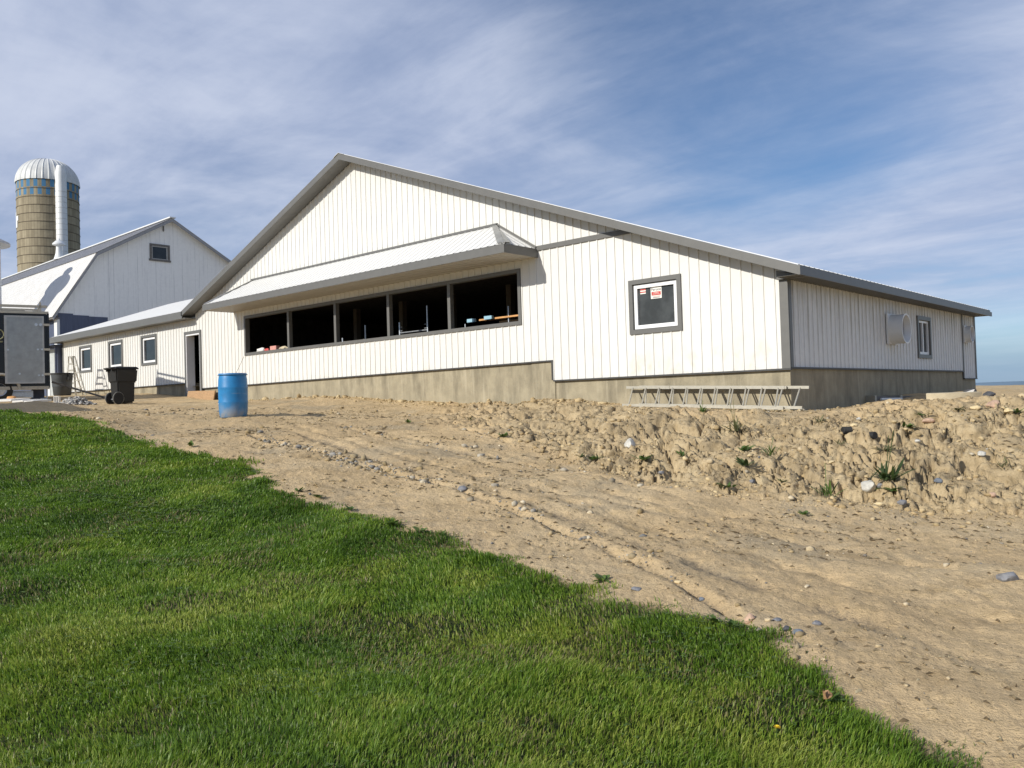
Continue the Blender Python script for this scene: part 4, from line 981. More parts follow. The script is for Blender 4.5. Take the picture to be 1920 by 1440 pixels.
m2 = MB(); m2.tube([(.25,-.29,.155),(.25,.29,.155)], .018, 8); m2.build('axle', M['galv'], wb, local=True)

# blue barrel
bp, bd = on_ground(438, 781); bp[2] = gz(bp[0], bp[1], False) - .01
brl = thing('barrel', 'open blue plastic barrel standing on the earth before the long opening', 'barrel', bp)
prof = [(.0001,.0),(.255,.0),(.275,.03),(.288,.12),(.296,.28),(.300,.30),(.300,.32),(.296,.34),(.298,.58),(.302,.60),(.302,.62),(.297,.64),(.290,.78),(.278,.85),(.276,.862),(.286,.866),(.288,.892),(.282,.902),(.268,.900),(.266,.86),(.272,.80),(.275,.30),(.0001,.28)]
kb = 82/F_PX*bd/.90; prof = [(r*.975*kb, z*kb) for r, z in prof]
m2 = MB(); m2.lathe(prof, 56, cap=False); m2.build('shell', M['barrel'], brl, smooth=True, local=True)
m2 = MB(); m2.tube([(.287*kb*math.cos(q), .287*kb*math.sin(q), .872*kb) for q in np.linspace(0, 2*math.pi, 41)], .009, 6); m2.build('rim', mat('rim_blue', (.05,.16,.32), .5, var=.1), brl, local=True)
# cord from the corner of the opening down behind the barrel
m2 = MB(); a_ = Vector(U(18.10,-.045,1.69)); b_ = Vector(U(18.35,-.62,.62)); pts = [a_.lerp(b_, k/10) + Vector((0,0,-.10*math.sin(math.pi*k/10))) for k in range(11)]
m2.tube(pts, .007, 5); o = m2.build('cord', mat('cord_grey', (.25,.23,.20), .8)); tag(o, 'thin cord hanging from the left corner of the opening down behind the barrel', 'cord')

# round grey refuse can by the trailer
gp, gd = on_ground(117, 741); gp[2] = gz(gp[0], gp[1], False); kk = 40/F_PX*gd/.72
can = thing('trash_can', 'round dark grey trash can at the rear of the trailer', 'trash can', gp, .4)
m2 = MB(); m2.lathe([(.24*kk,0),(.27*kk,.03*kk),(.33*kk,.70*kk),(.345*kk,.71*kk),(.345*kk,.76*kk),(.325*kk,.765*kk),(.30*kk,.3*kk),(.001,.28*kk)], 36, cap=False); cb_ = m2.build('shell', M['bin_grey'], can, smooth=True, local=True)
m2 = MB(); m2.tube([(.345*kk*math.cos(q), .345*kk*math.sin(q), .745*kk) for q in np.linspace(0,2*math.pi,33)], .022, 6); m2.build('rim', M['bin'], can, local=True)
for s_ in (-1,1): m2 = MB(); m2.box((s_*.36*kk-.03,-.10,.52*kk),(s_*.36*kk+.03,.10,.72*kk)); m2.build('handle', M['bin'], can, local=True, bevel=.01)

# plank sloping from the trailer down to the ground
pa = at(97, 716, 27.6); pe, pd_ = on_ground(196, 747); pe[2] += .03
m2 = MB(); m2.bar(pa, pe, .30, .05); o = m2.build('ramp_plank', M['grey_wood']); tag(o, 'long grey plank sloping from the trailer rear down to the earth', 'plank')
# white boards on the ground before the trailer
for k,(px0,px1) in enumerate(((-26,21),(22.5,43),(44.5,63))):
    c0 = at(px0, 749, 23.0); c1 = at(px1, 750, 23.0); zz_ = max(gz(c0[0],c0[1],False), gz(c1[0],c1[1],False))
    back = YAW @ np.array([-.05,1.0,0])
    m2 = MB(); w_ = 1.0
    z0_ = zz_+.06
    m2.hexa([(c0[0],c0[1],z0_),(c1[0],c1[1],z0_),(c1[0]+back[0]*w_,c1[1]+back[1]*w_,z0_+.04),(c0[0]+back[0]*w_,c0[1]+back[1]*w_,z0_+.04),
             (c0[0],c0[1],z0_+.055),(c1[0],c1[1],z0_+.055),(c1[0]+back[0]*w_,c1[1]+back[1]*w_,z0_+.10),(c0[0]+back[0]*w_,c0[1]+back[1]*w_,z0_+.10)])
    o = m2.build('white_board', M['paint_white'], bevel=.004)
    tag(o, ('white board lying flat before the trailer, cut by the photo edge','narrow white board lying between two other white boards','white board at the right end of the row by the trailer')[k], 'board', 'white boards lying before the trailer')
def block(name, px, py, size, rz, mt, lab, cat, holes=False, dz=0, dep=25.5):
    p_ = at(px, py, dep); p_[2] = gz(p_[0],p_[1],False)+dz
    t = None; m2 = MB(); sx, sy, sz_ = size
    if holes:
        t = thing(name, lab, cat, p_, rz)
        w_ = .022
        for bx in ((-sx/2,-sx/2+w_),(-w_/2,w_/2),(sx/2-w_,sx/2)): m2.box((bx[0],-sy/2,0),(bx[1],sy/2,sz_))
        m2.box((-sx/2+w_,-sy/2,0),(-w_/2,sy/2,w_)); m2.box((w_/2,-sy/2,0),(sx/2-w_,sy/2,w_)); m2.box((-sx/2+w_,-sy/2,sz_-w_),(-w_/2,sy/2,sz_)); m2.box((w_/2,-sy/2,sz_-w_),(sx/2-w_,sy/2,sz_))
        m2.build('shell', M[mt], t, local=True); return t
    m2.box((-sx/2,-sy/2,0),(sx/2,sy/2,sz_)); o = m2.build(name, M[mt], bevel=.012); o.location = p_; o.rotation_euler = (0,0,rz); return tag(o, lab, cat)
block('concrete_block', 107, 742, (.14,.2,.2), cam_dir(1,.2), 'paint_white', 'pale hollow concrete block beside the trailer rear', 'block', True)
block('wood_block', 66, 757, (.26,.18,.12), cam_dir(1,.1), 'plywood', 'brown wood block on the earth before the trailer', 'block', dep=22.6)
p_ = at(21, 742, 25.8); p_[2] = gz(p_[0],p_[1],False); blob('bundle', p_+np.array([0,0,.08]), .13, (1.1,1,.9), M['orange_wood'], 8, 'small orange bundle lying by the trailer wheel', 'bundle', rough=.25)
# step ladder before the wing
sl = thing('step_ladder', 'open aluminium step ladder standing before the left wing window', 'ladder', U(29.4,-1.0,.88))
z0f = gz(*U(29.3,-1.0,0)[:2], False)-EYE
def rail(a, b, par, w_=.06, nm='rail'):
    m2 = MB(); m2.bar(U(*a), U(*b), .03, w_); return m2.build(nm, M['alu'], par)
A1, A2 = (29.95,-1.05,2.37),(29.5,-1.05,2.35)
F1, F2 = (30.55,-.95,z0f),(29.35,-1.02,z0f); B1 = (28.45,-.98,z0f)
rail(F1, A1, sl); rail(F2, A2, sl); rail((30.0,-.5,z0f), (29.9,-.98,2.33), sl, .045); rail(B1, (29.45,-1.0,2.33), sl)
for k in range(1,6):
    t_ = k/6.2; p1 = [F1[i]+(A1[i]-F1[i])*t_ for i in range(3)]; p2 = [F2[i]+(A2[i]-F2[i])*t_ for i in range(3)]; rail(p1, p2, sl, .07, 'step')
for k in (1,2,3,4):
    t_ = k/5.2; p2 = [F2[i]+(A2[i]-F2[i])*t_ for i in range(3)]; p3 = [B1[i]+((29.45,-1.0,2.33)[i]-B1[i])*t_ for i in range(3)]; rail(p2, p3, sl, .035, 'brace')
m2 = MB(); m2.hexa([U(*q) for q in ((29.97,-1.08,2.34),(29.46,-1.08,2.32),(29.46,-.98,2.32),(29.97,-.98,2.34),(29.97,-1.08,2.375),(29.46,-1.08,2.355),(29.46,-.98,2.355),(29.97,-.98,2.375))]); m2.build('top_cap', M['alu'], sl)
# extension ladder on its edge against the foundation
el = thing('extension_ladder', 'long aluminium extension ladder lying on edge against the concrete foundation', 'ladder', U(1.4,-.5,-.22))
def lerp3(a, b, t): return tuple(a[i]+(b[i]-a[i])*t for i in range(3))
def gl(u, v): return gz(-u, v, False) - EYE
Bl, Br = (3.16,-.58,gl(3.16,-.58)+.015), (-.42,-.58,gl(-.42,-.58)+.015); Tl, Tr = (3.36,-.12,Bl[2]+.345), (.02,-.12,Br[2]+.36)
def ladder_sec(b0, b1, t0, t1, n, name):
    rail(b0, b1, el, .050, 'rail'); rail(t0, t1, el, .050, 'rail')
    for k in range(n):
        q = (k+.5)/n; m2 = MB(); m2.tube([U(*lerp3(b0,b1,q)), U(*lerp3(t0,t1,q))], .015, 8); m2.build('rung', M['alu'], el)
ladder_sec(Bl, lerp3(Bl,Br,.915), Tl, Tr, 11, 'base')
o_ = (0,.055,.012)
ladder_sec(tuple(lerp3(Bl,Br,.10)[i]+o_[i]+.0 for i in range(3)), tuple(Br[i]+o_[i] for i in range(3)), tuple(lerp3(Tl,Tr,.08)[i]+o_[i] for i in range(3)), (-.36,-.07,Tr[2]-.01), 11, 'fly')
for q in (.28,.97): m2 = MB(); m2.bar(U(*lerp3(Tl,Tr,q-.03)), U(*lerp3(Tl,Tr,q+.02)), .045, .058); m2.build('bracket', M['alu'], el)
# plywood step board under the door, and offcuts
m2 = MB(); m2.hexa([U(*q) for q in ((21.72,-.22,.18),(19.85,-.22,.22),(19.85,-.18,.22),(21.72,-.18,.18),(21.72,-.13,.69),(19.85,-.13,.655),(19.85,-.09,.655),(21.72,-.09,.69))])
o = m2.build('plywood_board', M['plywood']); tag(o, 'brown plywood board leaning on the foundation below the doorway', 'board')
for k,(px,py,rz,lab) in enumerate(((396,744,.5,'pale wood offcut lying flat by the plywood board'),(403,741,1.3,'pale wood offcut propped on edge at the right of the plywood board'))):
    p_, d_ = on_ground(px, py); m2 = MB(); m2.box((-.22,-.05,0),(.22,.05,.05 if k==0 else .2)); o = m2.build('offcut', mat('fresh_wood', (.66,.46,.24), .75, var=.1) if k==0 else bpy.data.materials['fresh_wood'], bevel=.005); o.location = p_; o.rotation_euler = (0,.2,rz); tag(o, lab, 'offcut')
# concrete kerb piece, metal frame and scrap beside the side wall
kp, kd = on_ground(1790, 765); kdv = YAW @ np.array([0,1.,0]); 
cen = at(1772, 757, 14.3); cz_ = gz(cen[0], cen[1], False)+.02
m2 = MB(); vs = []; n_ = 14; Rk = .95
for k in range(n_+1):
    q = -2.15 + 1.0*k/n_
    for r_, z_ in ((Rk,0),(Rk+.02,.115),(Rk-.09,.125),(Rk-.10,0)):
        la, lb = r_*math.cos(q), r_*math.sin(q)+.95; px_, py_ = YAW[0,0]*la+YAW[0,1]*lb, YAW[1,0]*la+YAW[1,1]*lb; vs.append((cen[0]+.28*YAW[0,0]+px_, cen[1]+.28*YAW[1,0]+py_, cz_+z_))
fs = [(i*4+k,i*4+(k+1)%4,i*4+4+(k+1)%4,i*4+4+k) for i in range(n_) for k in range(4)] + [(3,2,1,0),(n_*4,n_*4+1,n_*4+2,n_*4+3)]
m2.add(vs, fs); o = m2.build('kerb_piece', M['pale_conc'], smooth=True); tag(o, 'pale curved concrete kerb piece lying on top of the earth bank', 'kerb')
fa = at(1638, 749, 17.2); fe = at(1822, 746, 19.0)
fa[2] = max(fa[2], gz(fa[0],fa[1],False)+.08); ff = thing('metal_frame', 'long flat metal frame lying behind the top of the earth bank', 'frame', fa)
dv = Vector(fe-fa); sd = Vector((0,0,1)).cross(dv.normalized())*.35
for q in (0,1): m2 = MB(); m2.bar(Vector(fa)+sd*q, Vector(fe)+sd*q, .05, .13); m2.build('rail', M['grey_wood'], ff)
for q in (0,.245): m2 = MB(); m2.bar(Vector(fa)+dv*q-sd*.15, Vector(fa)+dv*q+sd*1.1, .06, .17); m2.build('end_plate', M['alu'], ff)
m2 = MB(); m2.tube([Vector(fa)+dv*.04-sd*.2+Vector((0,0,.0)), Vector(fa)+dv*.235-sd*.2], .028, 8); m2.build('tube', M['paint_white'], ff)
p_ = at(1815, 747, 16.5); m2 = MB(); p_[2] = gz(p_[0],p_[1],False); q_ = YAW @ np.array([1.,0,0])
m2.prism([Vector(p_), Vector(p_)+Vector(q_)*.04, Vector(p_)+Vector(q_)*.14+Vector((0,0,.17)), Vector(p_)+Vector(q_)*-.07+Vector((0,0,.10))], tuple(YAW @ np.array([0,.06,.0]))); o = m2.build('sheet_scrap', M['paint_white']); tag(o, 'small white torn sheet scrap beside the curved kerb piece', 'scrap')
# black corrugated pipe stub and the open end of another in the bank
def pipe(px, py, r, L, dirv, lab, dz=.0):
    p_, d_ = on_ground(px, py); dv = Vector(YAW @ np.array(dirv, float)).normalized(); m2 = MB(); n_ = 20; pts = []; rs = []
    for k in range(n_+1): pts.append(Vector(p_)+dv*(L*(k/n_-.5))+Vector((0,0,r*.45+dz))); rs.append(r*(1 if k%2 else .88))
    m2.tube(pts, rs, 16, True); o = m2.build('drain_pipe', M['rubber'], smooth=False); return tag(o, lab, 'pipe')
pipe(1588, 811, .055, .13, (1,.1,0), 'short black corrugated drain pipe stub on the face of the earth bank')
pipe(1636, 822, .05, .11, (.35,-1,.1), 'black open pipe end poking out right of the corrugated pipe stub')

# ------------------------------------------------------------------ stones one can tell apart
STONES = [
 (1180,839,25,'st_white','large white stone at the left of the bank, below the ladder','v'),(1628,924,30,'st_white','flat pale grey stone at the foot of the bank beside the big weed','b'),
 (1648,948,17,'st_yel','pale yellow stone below the flat pale grey stone','f'),(1840,856,16,'st_white','small angular white stone on the right of the bank','b'),
 (1742,792,22,'st_pink','rounded pinkish stone near the top of the bank','f'),(1601,800,15,'st_yel','small yellow stone just above the corrugated pipe stub','f'),
 (1760,904,16,'st_blue','blue grey stone low on the right of the bank',''),(1692,950,18,'st_grey','flat grey stone at the foot of the bank right of the yellow stone','f'),
 (1890,1087,40,'st_grey','long grey slab lying on the track at the right edge','f'),(1405,1166,21,'st_pink','round tan stone at the tip of the lawn edge','v'),
 (1475,1183,18,'st_dark','dark blue grey stone in the line of stones past the lawn edge',''),(1496,1190,19,'st_blue','grey stone right of the dark stone past the lawn edge','f'),
 (1530,1172,20,'st_grey','flat grey stone standing apart right of the line of stones','f'),(1457,1164,18,'st_grey','speckled grey stone above the dark stone past the lawn edge','f'),
 (1440,1164,13,'st_tan','small cream stone next to the speckled grey stone',''),(1271,1094,14,'st_yel','cream pebble in the rut above the lawn edge','f'),
 (866,921,18,'st_grey','lone grey stone in the rut in the middle of the track',''),(1316,1126,12,'st_blue','small blue grey stone in the rut above the tip of the lawn',''),
 (1193,1108,20,'st_grey','half buried grey stone at the corner of the lawn','f'),(1000,742,13,'st_tan','tan clod against the raised foundation',''),
 (1057,744,13,'st_tan','round tan stone at the foot of the lower foundation',''),(1140,750,11,'st_dark','dark round stone against the foundation left of the ladder','v'),
 (1863,764,26,'st_pink','large tan boulder right of the curved kerb piece',''),(1893,777,20,'st_yel','pale yellow boulder at the right edge behind the bank','f'),
 (1829,767,18,'st_yel','flat yellow stone in front of the curved kerb piece','f'),(1670,755,18,'st_tan','tan stone before the metal frame','f'),
 (1820,741,24,'st_dark','dark boulder in the shade at the far corner of the barn',''),(1855,742,22,'st_dark','second dark boulder right of the far corner of the barn','f'),
 (1915,744,14,'st_tan','brown boulder at the right edge by the far field',''),(1650,915,14,'st_grey','small grey pebble right of the flat pale grey stone',''),
 (1500,845,12,'st_tan','tan stone high on the middle of the bank',''),(1560,870,13,'st_yel','cream stone on the middle of the bank','f'),
 (1720,830,10,'st_white','small white stone on the upper right of the bank',''),(1330,868,14,'st_tan','buff stone in the left part of the bank',''),
 (1285,862,11,'st_yel','small yellow stone beside the left hollow of the bank','v'),(1240,895,12,'st_grey','grey stone at the foot of the left part of the bank',''),
 (1800,900,12,'st_tan','tan stone on the right slope of the bank',''),(1860,930,16,'st_pink','brown stone at the foot of the bank near the right edge',''),
 (980,958,12,'st_grey','grey stone in the long rut left of the wheel track','f'),(1610,790,9,'st_white','tiny white stone near the top of the bank',''),
 (1410,905,12,'st_grey','grey stone in the gully of the bank',''),(1545,1240,9,'st_tan','small tan pebble on the track by the lower lawn edge','')]
for i,(px,py,wd,mt,lab,sh) in enumerate(STONES):
    p_, d_ = on_ground(px, py); r_ = wd/2/F_PX*d_*1.05
    fl = {'f':.55,'b':.75,'v':.95,'':.7}[sh]
    blob('stone', p_+np.array([0,0,r_*fl*.35]), r_, (1.0,.8,fl), M[mt], 100+i, lab, 'stone', sub=3, rough=.28, rot=cam_dir(1,.15*math.sin(i*2.1)), group='stones lying on the earth')

# ------------------------------------------------------------------ weeds
def leaf_mat(name, c1, c2):
    m = bpy.data.materials.new(name); m.use_nodes = True; t = NT(m.node_tree); b = t.n['Principled BSDF']
    v = t.new('ShaderNodeAttribute', attribute_name='tint').outputs['Fac']
    c = t.mix(v, c1, c2); t.set(b, 'Base Color', c); b.inputs['Roughness'].default_value = .5; b.inputs['Specular IOR Level'].default_value = .3
    tr = t.new('ShaderNodeBsdfTranslucent'); t.set(tr, 'Color', t.mix(.3, c, (.16,.24,.03)))
    mx = t.new('ShaderNodeMixShader'); mx.inputs[0].default_value = .28; t.l.new(b.outputs[0], mx.inputs[1]); t.l.new(tr.outputs[0], mx.inputs[2])
    t.l.new(mx.outputs[0], t.n['Material Output'].inputs[0]); return m
M['leaf'] = leaf_mat('leaf', (.06,.11,.025), (.14,.21,.05)); M['leaf_dry'] = leaf_mat('leaf_dry', (.11,.12,.05), (.20,.19,.09)); M['leaf_dark'] = leaf_mat('leaf_dark', (.035,.06,.02), (.08,.115,.035))
def weed(px, py, size, n, mt, lab, seed, flat=.5, broad=.16, stalk=0, p=None):
    rg = random.Random(seed)
    if p is None: p, _ = on_ground(px, py)
    V = []; Fc = []; T = []
    for k in range(n):
        q = rg.uniform(0, 2*math.pi); L = size*rg.uniform(.5,1); el = rg.uniform(.15,1.0)*(1-flat)+.12+rg.uniform(0,.5)*(1-flat); w_ = L*broad*rg.uniform(.6,1.2); dr_ = rg.uniform(.3,.9)
        o_ = len(V); tn = rg.random(); bx, by = rg.gauss(0,size*.12), rg.gauss(0,size*.12); segs = 5
        for j in range(segs+1):
            t_ = j/segs; h = L*(math.sin(el)*t_ - .35*dr_*t_*t_*math.cos(el)); r_ = L*math.cos(el)*t_*(1-.08*t_)
            ww = w_*math.sin(math.pi*min(1,(t_*.92+.06)))**.8
            cx, cy = bx+r_*math.cos(q), by+r_*math.sin(q)
            V += [(cx-ww*math.sin(q), cy+ww*math.cos(q), h+.008), (cx+ww*math.sin(q), cy-ww*math.cos(q), h+.008)]; T += [tn, tn]
        for j in range(segs): Fc.append((o_+2*j, o_+2*j+1, o_+2*j+3, o_+2*j+2))
    for k in range(stalk):
        o_ = len(V); hx, hy = rg.gauss(0,size*.15), rg.gauss(0,size*.15); H = size*rg.uniform(.9,1.6)
        for j in range(5):
            t_ = j/4; V += [(hx*t_-.004, hy*t_, H*t_), (hx*t_+.004, hy*t_, H*t_)]; T += [.2,.2]
        for j in range(4): Fc.append((o_+2*j, o_+2*j+1, o_+2*j+3, o_+2*j+2))
    o = raw_mesh('weed', np.array(V), np.array(Fc), M[mt]); vcol(o, 'tint', np.array(T)); o.location = [float(c) for c in p]
    return tag(o, lab, 'weed', 'weeds growing on the bare earth')
WEEDS = [
 (1662,905,.34,46,'leaf_dark','big dark weed with tall stalk in the middle of the bank',.45,.05,4),(1668,925,.17,7,'leaf','broad leaved bright weed at the foot of the big dark weed',.75,.22,0),
 (1660,853,.22,30,'leaf_dry','spreading dull weed above the big dark weed',.65,.05,0),(1550,934,.22,16,'leaf','spiky green grass tuft at the foot of the bank',.1,.045,1),
 (1207,870,.20,16,'leaf','bright green weed beside the dark hollow left of the bank',.6,.14,0),(1110,863,.18,14,'leaf','low green weed at the left end of the bank',.7,.12,0),
 (1379,812,.26,30,'leaf_dry','thin dry looking weed high on the left of the bank',.35,.04,2),(1280,857,.14,14,'leaf','small weed tuft beside the small yellow stone',.5,.08,0),
 (1395,848,.18,12,'leaf','broad leaved weed in the left middle of the bank',.55,.18,0),(1444,855,.18,18,'leaf','spiky weed in the centre of the bank',.3,.05,1),
 (1398,888,.20,18,'leaf_dark','dark weed hanging in the gully of the bank',.5,.09,0),(1367,922,.16,14,'leaf','green weed at the foot of the bank below the gully',.6,.10,0),
 (945,820,.17,14,'leaf','green weed left of the bank near the long crack',.6,.12,0),(1705,803,.16,11,'leaf','broad leaved weed near the top right of the bank',.65,.17,0),
 (1540,795,.18,20,'leaf_dry','faint dry weed near the top of the bank',.45,.05,0),(1318,775,.16,14,'leaf','small upright weed in front of the ladder',.2,.10,1),
 (1508,966,.10,9,'leaf','tiny green weed at the foot of the bank left of the grass tuft',.6,.14,0),(1090,858,.12,9,'leaf_dark','tiny dark weed at the end of the long crack',.6,.1,0),
 (1730,780,.16,12,'leaf','green weed on the crest of the bank behind the pinkish stone',.6,.1,0),(1795,770,.20,18,'leaf_dry','low weed below the curved kerb piece',.7,.06,0),
 (1905,775,.20,18,'leaf','low green weed at the right edge of the crest',.7,.08,0),(765,793,.14,10,'leaf','lone weed on the track right of the barrel',.6,.12,0),
 (880,788,.10,8,'leaf_dry','tiny dry weed on the track before the foundation',.6,.1,0),(1880,880,.16,16,'leaf_dry','dry tuft on the right end of the bank',.4,.05,0),
 (1575,838,.14,12,'leaf_dry','small dry tuft left of the spreading dull weed',.45,.05,0),(1465,905,.12,10,'leaf','small green weed right of the gully',.5,.09,0)]
for i,(px,py,s_,n_,mt,lab,fl,br_,stk) in enumerate(WEEDS): weed(px,py,s_*1.25,n_+6,mt,lab,300+i,fl,br_,stk)
for i,(px,py,s_) in enumerate(((292,737,.45),(306,735,.6),(319,736,.5))):
    weed(px,py,s_,60,'leaf_dark',('dark weed clump by the wing foundation, left of three','tallest dark weed clump by the wing foundation','dark weed clump by the wing foundation nearest the doorway')[i],340+i,.25,.07,3)

# ------------------------------------------------------------------ crumbs of earth and pebbles nobody could count
def scatter(name, n, samp, size, mt, label, cat, seed, flat=.7, heap=0):
    rng = np.random.default_rng(seed)
    bases = []
    for k in range(6):
        bm = bmesh.new(); bmesh.ops.create_icosphere(bm, subdivisions=1, radius=1); bm.verts.ensure_lookup_table()
        v = np.array([q.co[:] for q in bm.verts]); f = np.array([[q.index for q in t.verts] for t in bm.faces]); bm.free()
        v = v*(1 + rng.uniform(-.45,.25,(len(v),1)))*np.array([1,rng.uniform(.7,1),1]); bases.append((v,f))
    a, b = samp(rng, n); n = len(a); z = ground(a, b); x, y = plan(a, b); s = size(rng, n, a, b)
    Vs = []; Fs = []; Cs = []; o = 0
    for i in range(n):
        v, f = bases[i%6]; q = rng.uniform(0,6.28); c, sn = math.cos(q), math.sin(q)
        w_ = v*np.array([1,rng.uniform(.6,1),flat*rng.uniform(.6,1.1)])*s[i]; w2 = np.c_[w_[:,0]*c-w_[:,1]*sn, w_[:,0]*sn+w_[:,1]*c, w_[:,2]]
        Vs.append(w2+np.array([x[i],y[i],z[i]+s[i]*flat*.25+(heap*math.exp(-((a[i]-a.mean())**2+(b[i]-b.mean())**2)/.12)*rng.random() if heap else 0)])); Fs.append(f+o); o += len(v); Cs.append(np.full(len(v), rng.random()))
    ob_ = raw_mesh(name, np.concatenate(Vs), np.concatenate(Fs), mt); vcol(ob_, 'tint', np.concatenate(Cs)); tag(ob_, label, cat, kind='stuff'); return ob_
def tint_mat(name, stops, rough=.95):
    m = bpy.data.materials.new(name); m.use_nodes = True; t = NT(m.node_tree); b = t.n['Principled BSDF']
    v = t.new('ShaderNodeAttribute', attribute_name='tint').outputs['Fac']; co = t.new('ShaderNodeNewGeometry').outputs['Position']
    c = t.ramp(v, stops); c = t.mix(t.range(t.noise(co, 35, 4, .65), .4, .7, 0, .45), c, (.22,.165,.09))
    t.set(b, 'Base Color', c); b.inputs['Roughness'].default_value = rough; b.inputs['Specular IOR Level'].default_value = .15; return m
def bank_s(rng, n):
    a = rng.uniform(-1.0, 9.5, n*3); b = rng.uniform(8.4, 15.5, n*3); t = bank_t(a,b); k = (t > -.35)&(t < 3.9)&(rng.random(n*3) < np.where(t < .5, 1, .5)*sstep(-1.4,1.5,a)); return a[k][:n], b[k][:n]
scatter('earth_clods', 14000, bank_s, lambda r,n,a,b: np.minimum(.005+r.pareto(2.3,n)*.0065, .055), tint_mat('clod', [(.1,(.36,.265,.14)),(.5,(.48,.36,.20)),(.9,(.57,.45,.26))]), 'loose crumbs and clods of dry earth on the bank', 'clods', 21)
def road_s(rng, n):
    a = rng.uniform(-9, 8, n*4); b = rng.uniform(3.2, 20, n*4); ls = lawn_sd(a,b); al = a*RD[1]-b*RD[0]
    d_ = fbm(a*.8, b*.8, 3, 61); k = (ls < -.05)&(np.abs(a) < .68*b+1)&(rng.random(n*4) < sstep(.45,.75,d_)*.8+.12+.9*np.exp(-(seg_dist(a,b,RUTS[0][0],False)/.20)**2)); return a[k][:n], b[k][:n]
scatter('pebbles', 8500, road_s, lambda r,n,a,b: np.minimum(.0035+r.pareto(2.2,n)*.005, .040)*np.clip(b/7,.7,1.6), tint_mat('pebble', [(0,(.30,.225,.12)),(.45,(.44,.34,.195)),(.7,(.50,.40,.25)),(.86,(.62,.54,.40)),(.95,(.17,.175,.18))]), 'small pebbles and crumbs strewn over the earth track', 'pebbles', 22)
def slivers():
    rng = np.random.default_rng(31); a, b = road_s(rng, 5200); n = len(a); z = ground(a,b); x, y = plan(a,b)
    th = math.atan2(YAW[1,0]*RD[0]+YAW[1,1]*RD[1], YAW[0,0]*RD[0]+YAW[0,1]*RD[1]); q = th + rng.normal(0,.9,n)
    L = rng.uniform(.008,.045,n)*np.clip(b/8,.8,1.5); w_ = L*rng.uniform(.06,.22,n)+.0015; h = rng.uniform(.002,.010,n); c, sn = np.cos(q), np.sin(q)
    V = np.stack([np.stack([x+c*L*f-sn*w_*g_, y+sn*L*f+c*w_*g_, z+hh], -1) for f,g_,hh in ((-1,-.3,0),(-.4,1,h),(1,.4,h*.6),(.5,-1,0),(0,0,h*2+.003))], 1).reshape(-1,3)
    o0 = np.arange(n)[:,None]*5; Fc = np.concatenate([o0+np.array([[i,(i+1)%4,4]]) for i in range(4)], 0)
    o = raw_mesh('straw', V, Fc, tint_mat('straw_bits', [(0,(.13,.095,.055)),(.5,(.22,.16,.09)),(.8,(.34,.27,.16)),(1,(.52,.44,.28))])); vcol(o, 'tint', np.repeat(rng.random(n),5)); tag(o, 'bits of straw, twigs and flaked mud on the track', 'debris', kind='stuff')
slivers()
def rut_s(rng, n):
    A = []; B = []
    for pl, k in ((RUTS[0][0], .80), (RUTS[2][0], .05), (RUTS[1][0], .15)):
        m_ = int(n*k); pl = np.array(pl); L = np.r_[0, np.cumsum(np.hypot(*np.diff(pl, axis=0).T))]; q = rng.uniform(0, L[-1], m_); A.append(np.interp(q, L, pl[:,0])+rng.normal(0,.11,m_)); B.append(np.interp(q, L, pl[:,1])+rng.normal(0,.11,m_))
    a = np.concatenate(A); b = np.concatenate(B); k = rng.random(len(a)) < sstep(.35,.62,fbm(a*2.2,b*2.2,3,77))*.9+.08
    return a[k], b[k]
scatter('gravel', 2600, rut_s, lambda r,n,a,b: np.minimum(.006+r.pareto(2.2,n)*.008, .05)*np.clip(b/8,.75,1.5), tint_mat('gravel_stone', [(0,(.26,.20,.115)),(.35,(.36,.29,.18)),(.55,(.20,.195,.185)),(.75,(.30,.29,.27)),(.9,(.52,.46,.35))]), 'grey and brown gravel washed out along the rut', 'gravel', 25)
def wall_s(rng, n):
    u = rng.uniform(-.5, 19, n); v = -np.abs(rng.normal(0,.35,n))-.03; a, b = unplan(-u, v); return a, b
scatter('earth_clods', 900, wall_s, lambda r,n,a,b: np.minimum(.02+r.pareto(2.4,n)*.02, .12), bpy.data.materials['clod'], 'crumbs of earth along the foot of the foundation', 'clods', 23)
hp = at(143, 757, 24.5)
def heap_s(rng, n):
    a, b = unplan(hp[0], hp[1]); return a+rng.normal(0,.20,n), b+rng.normal(0,.28,n)
hz = scatter('rubble', 260, heap_s, lambda r,n,a,b: r.uniform(.03,.085,n), tint_mat('rubble_stone', [(0,(.30,.29,.27)),(.5,(.46,.45,.43)),(1,(.58,.57,.54))]), 'small heap of pale grey rubble left of the wheeled bin', 'rubble', 24, heap=.22)

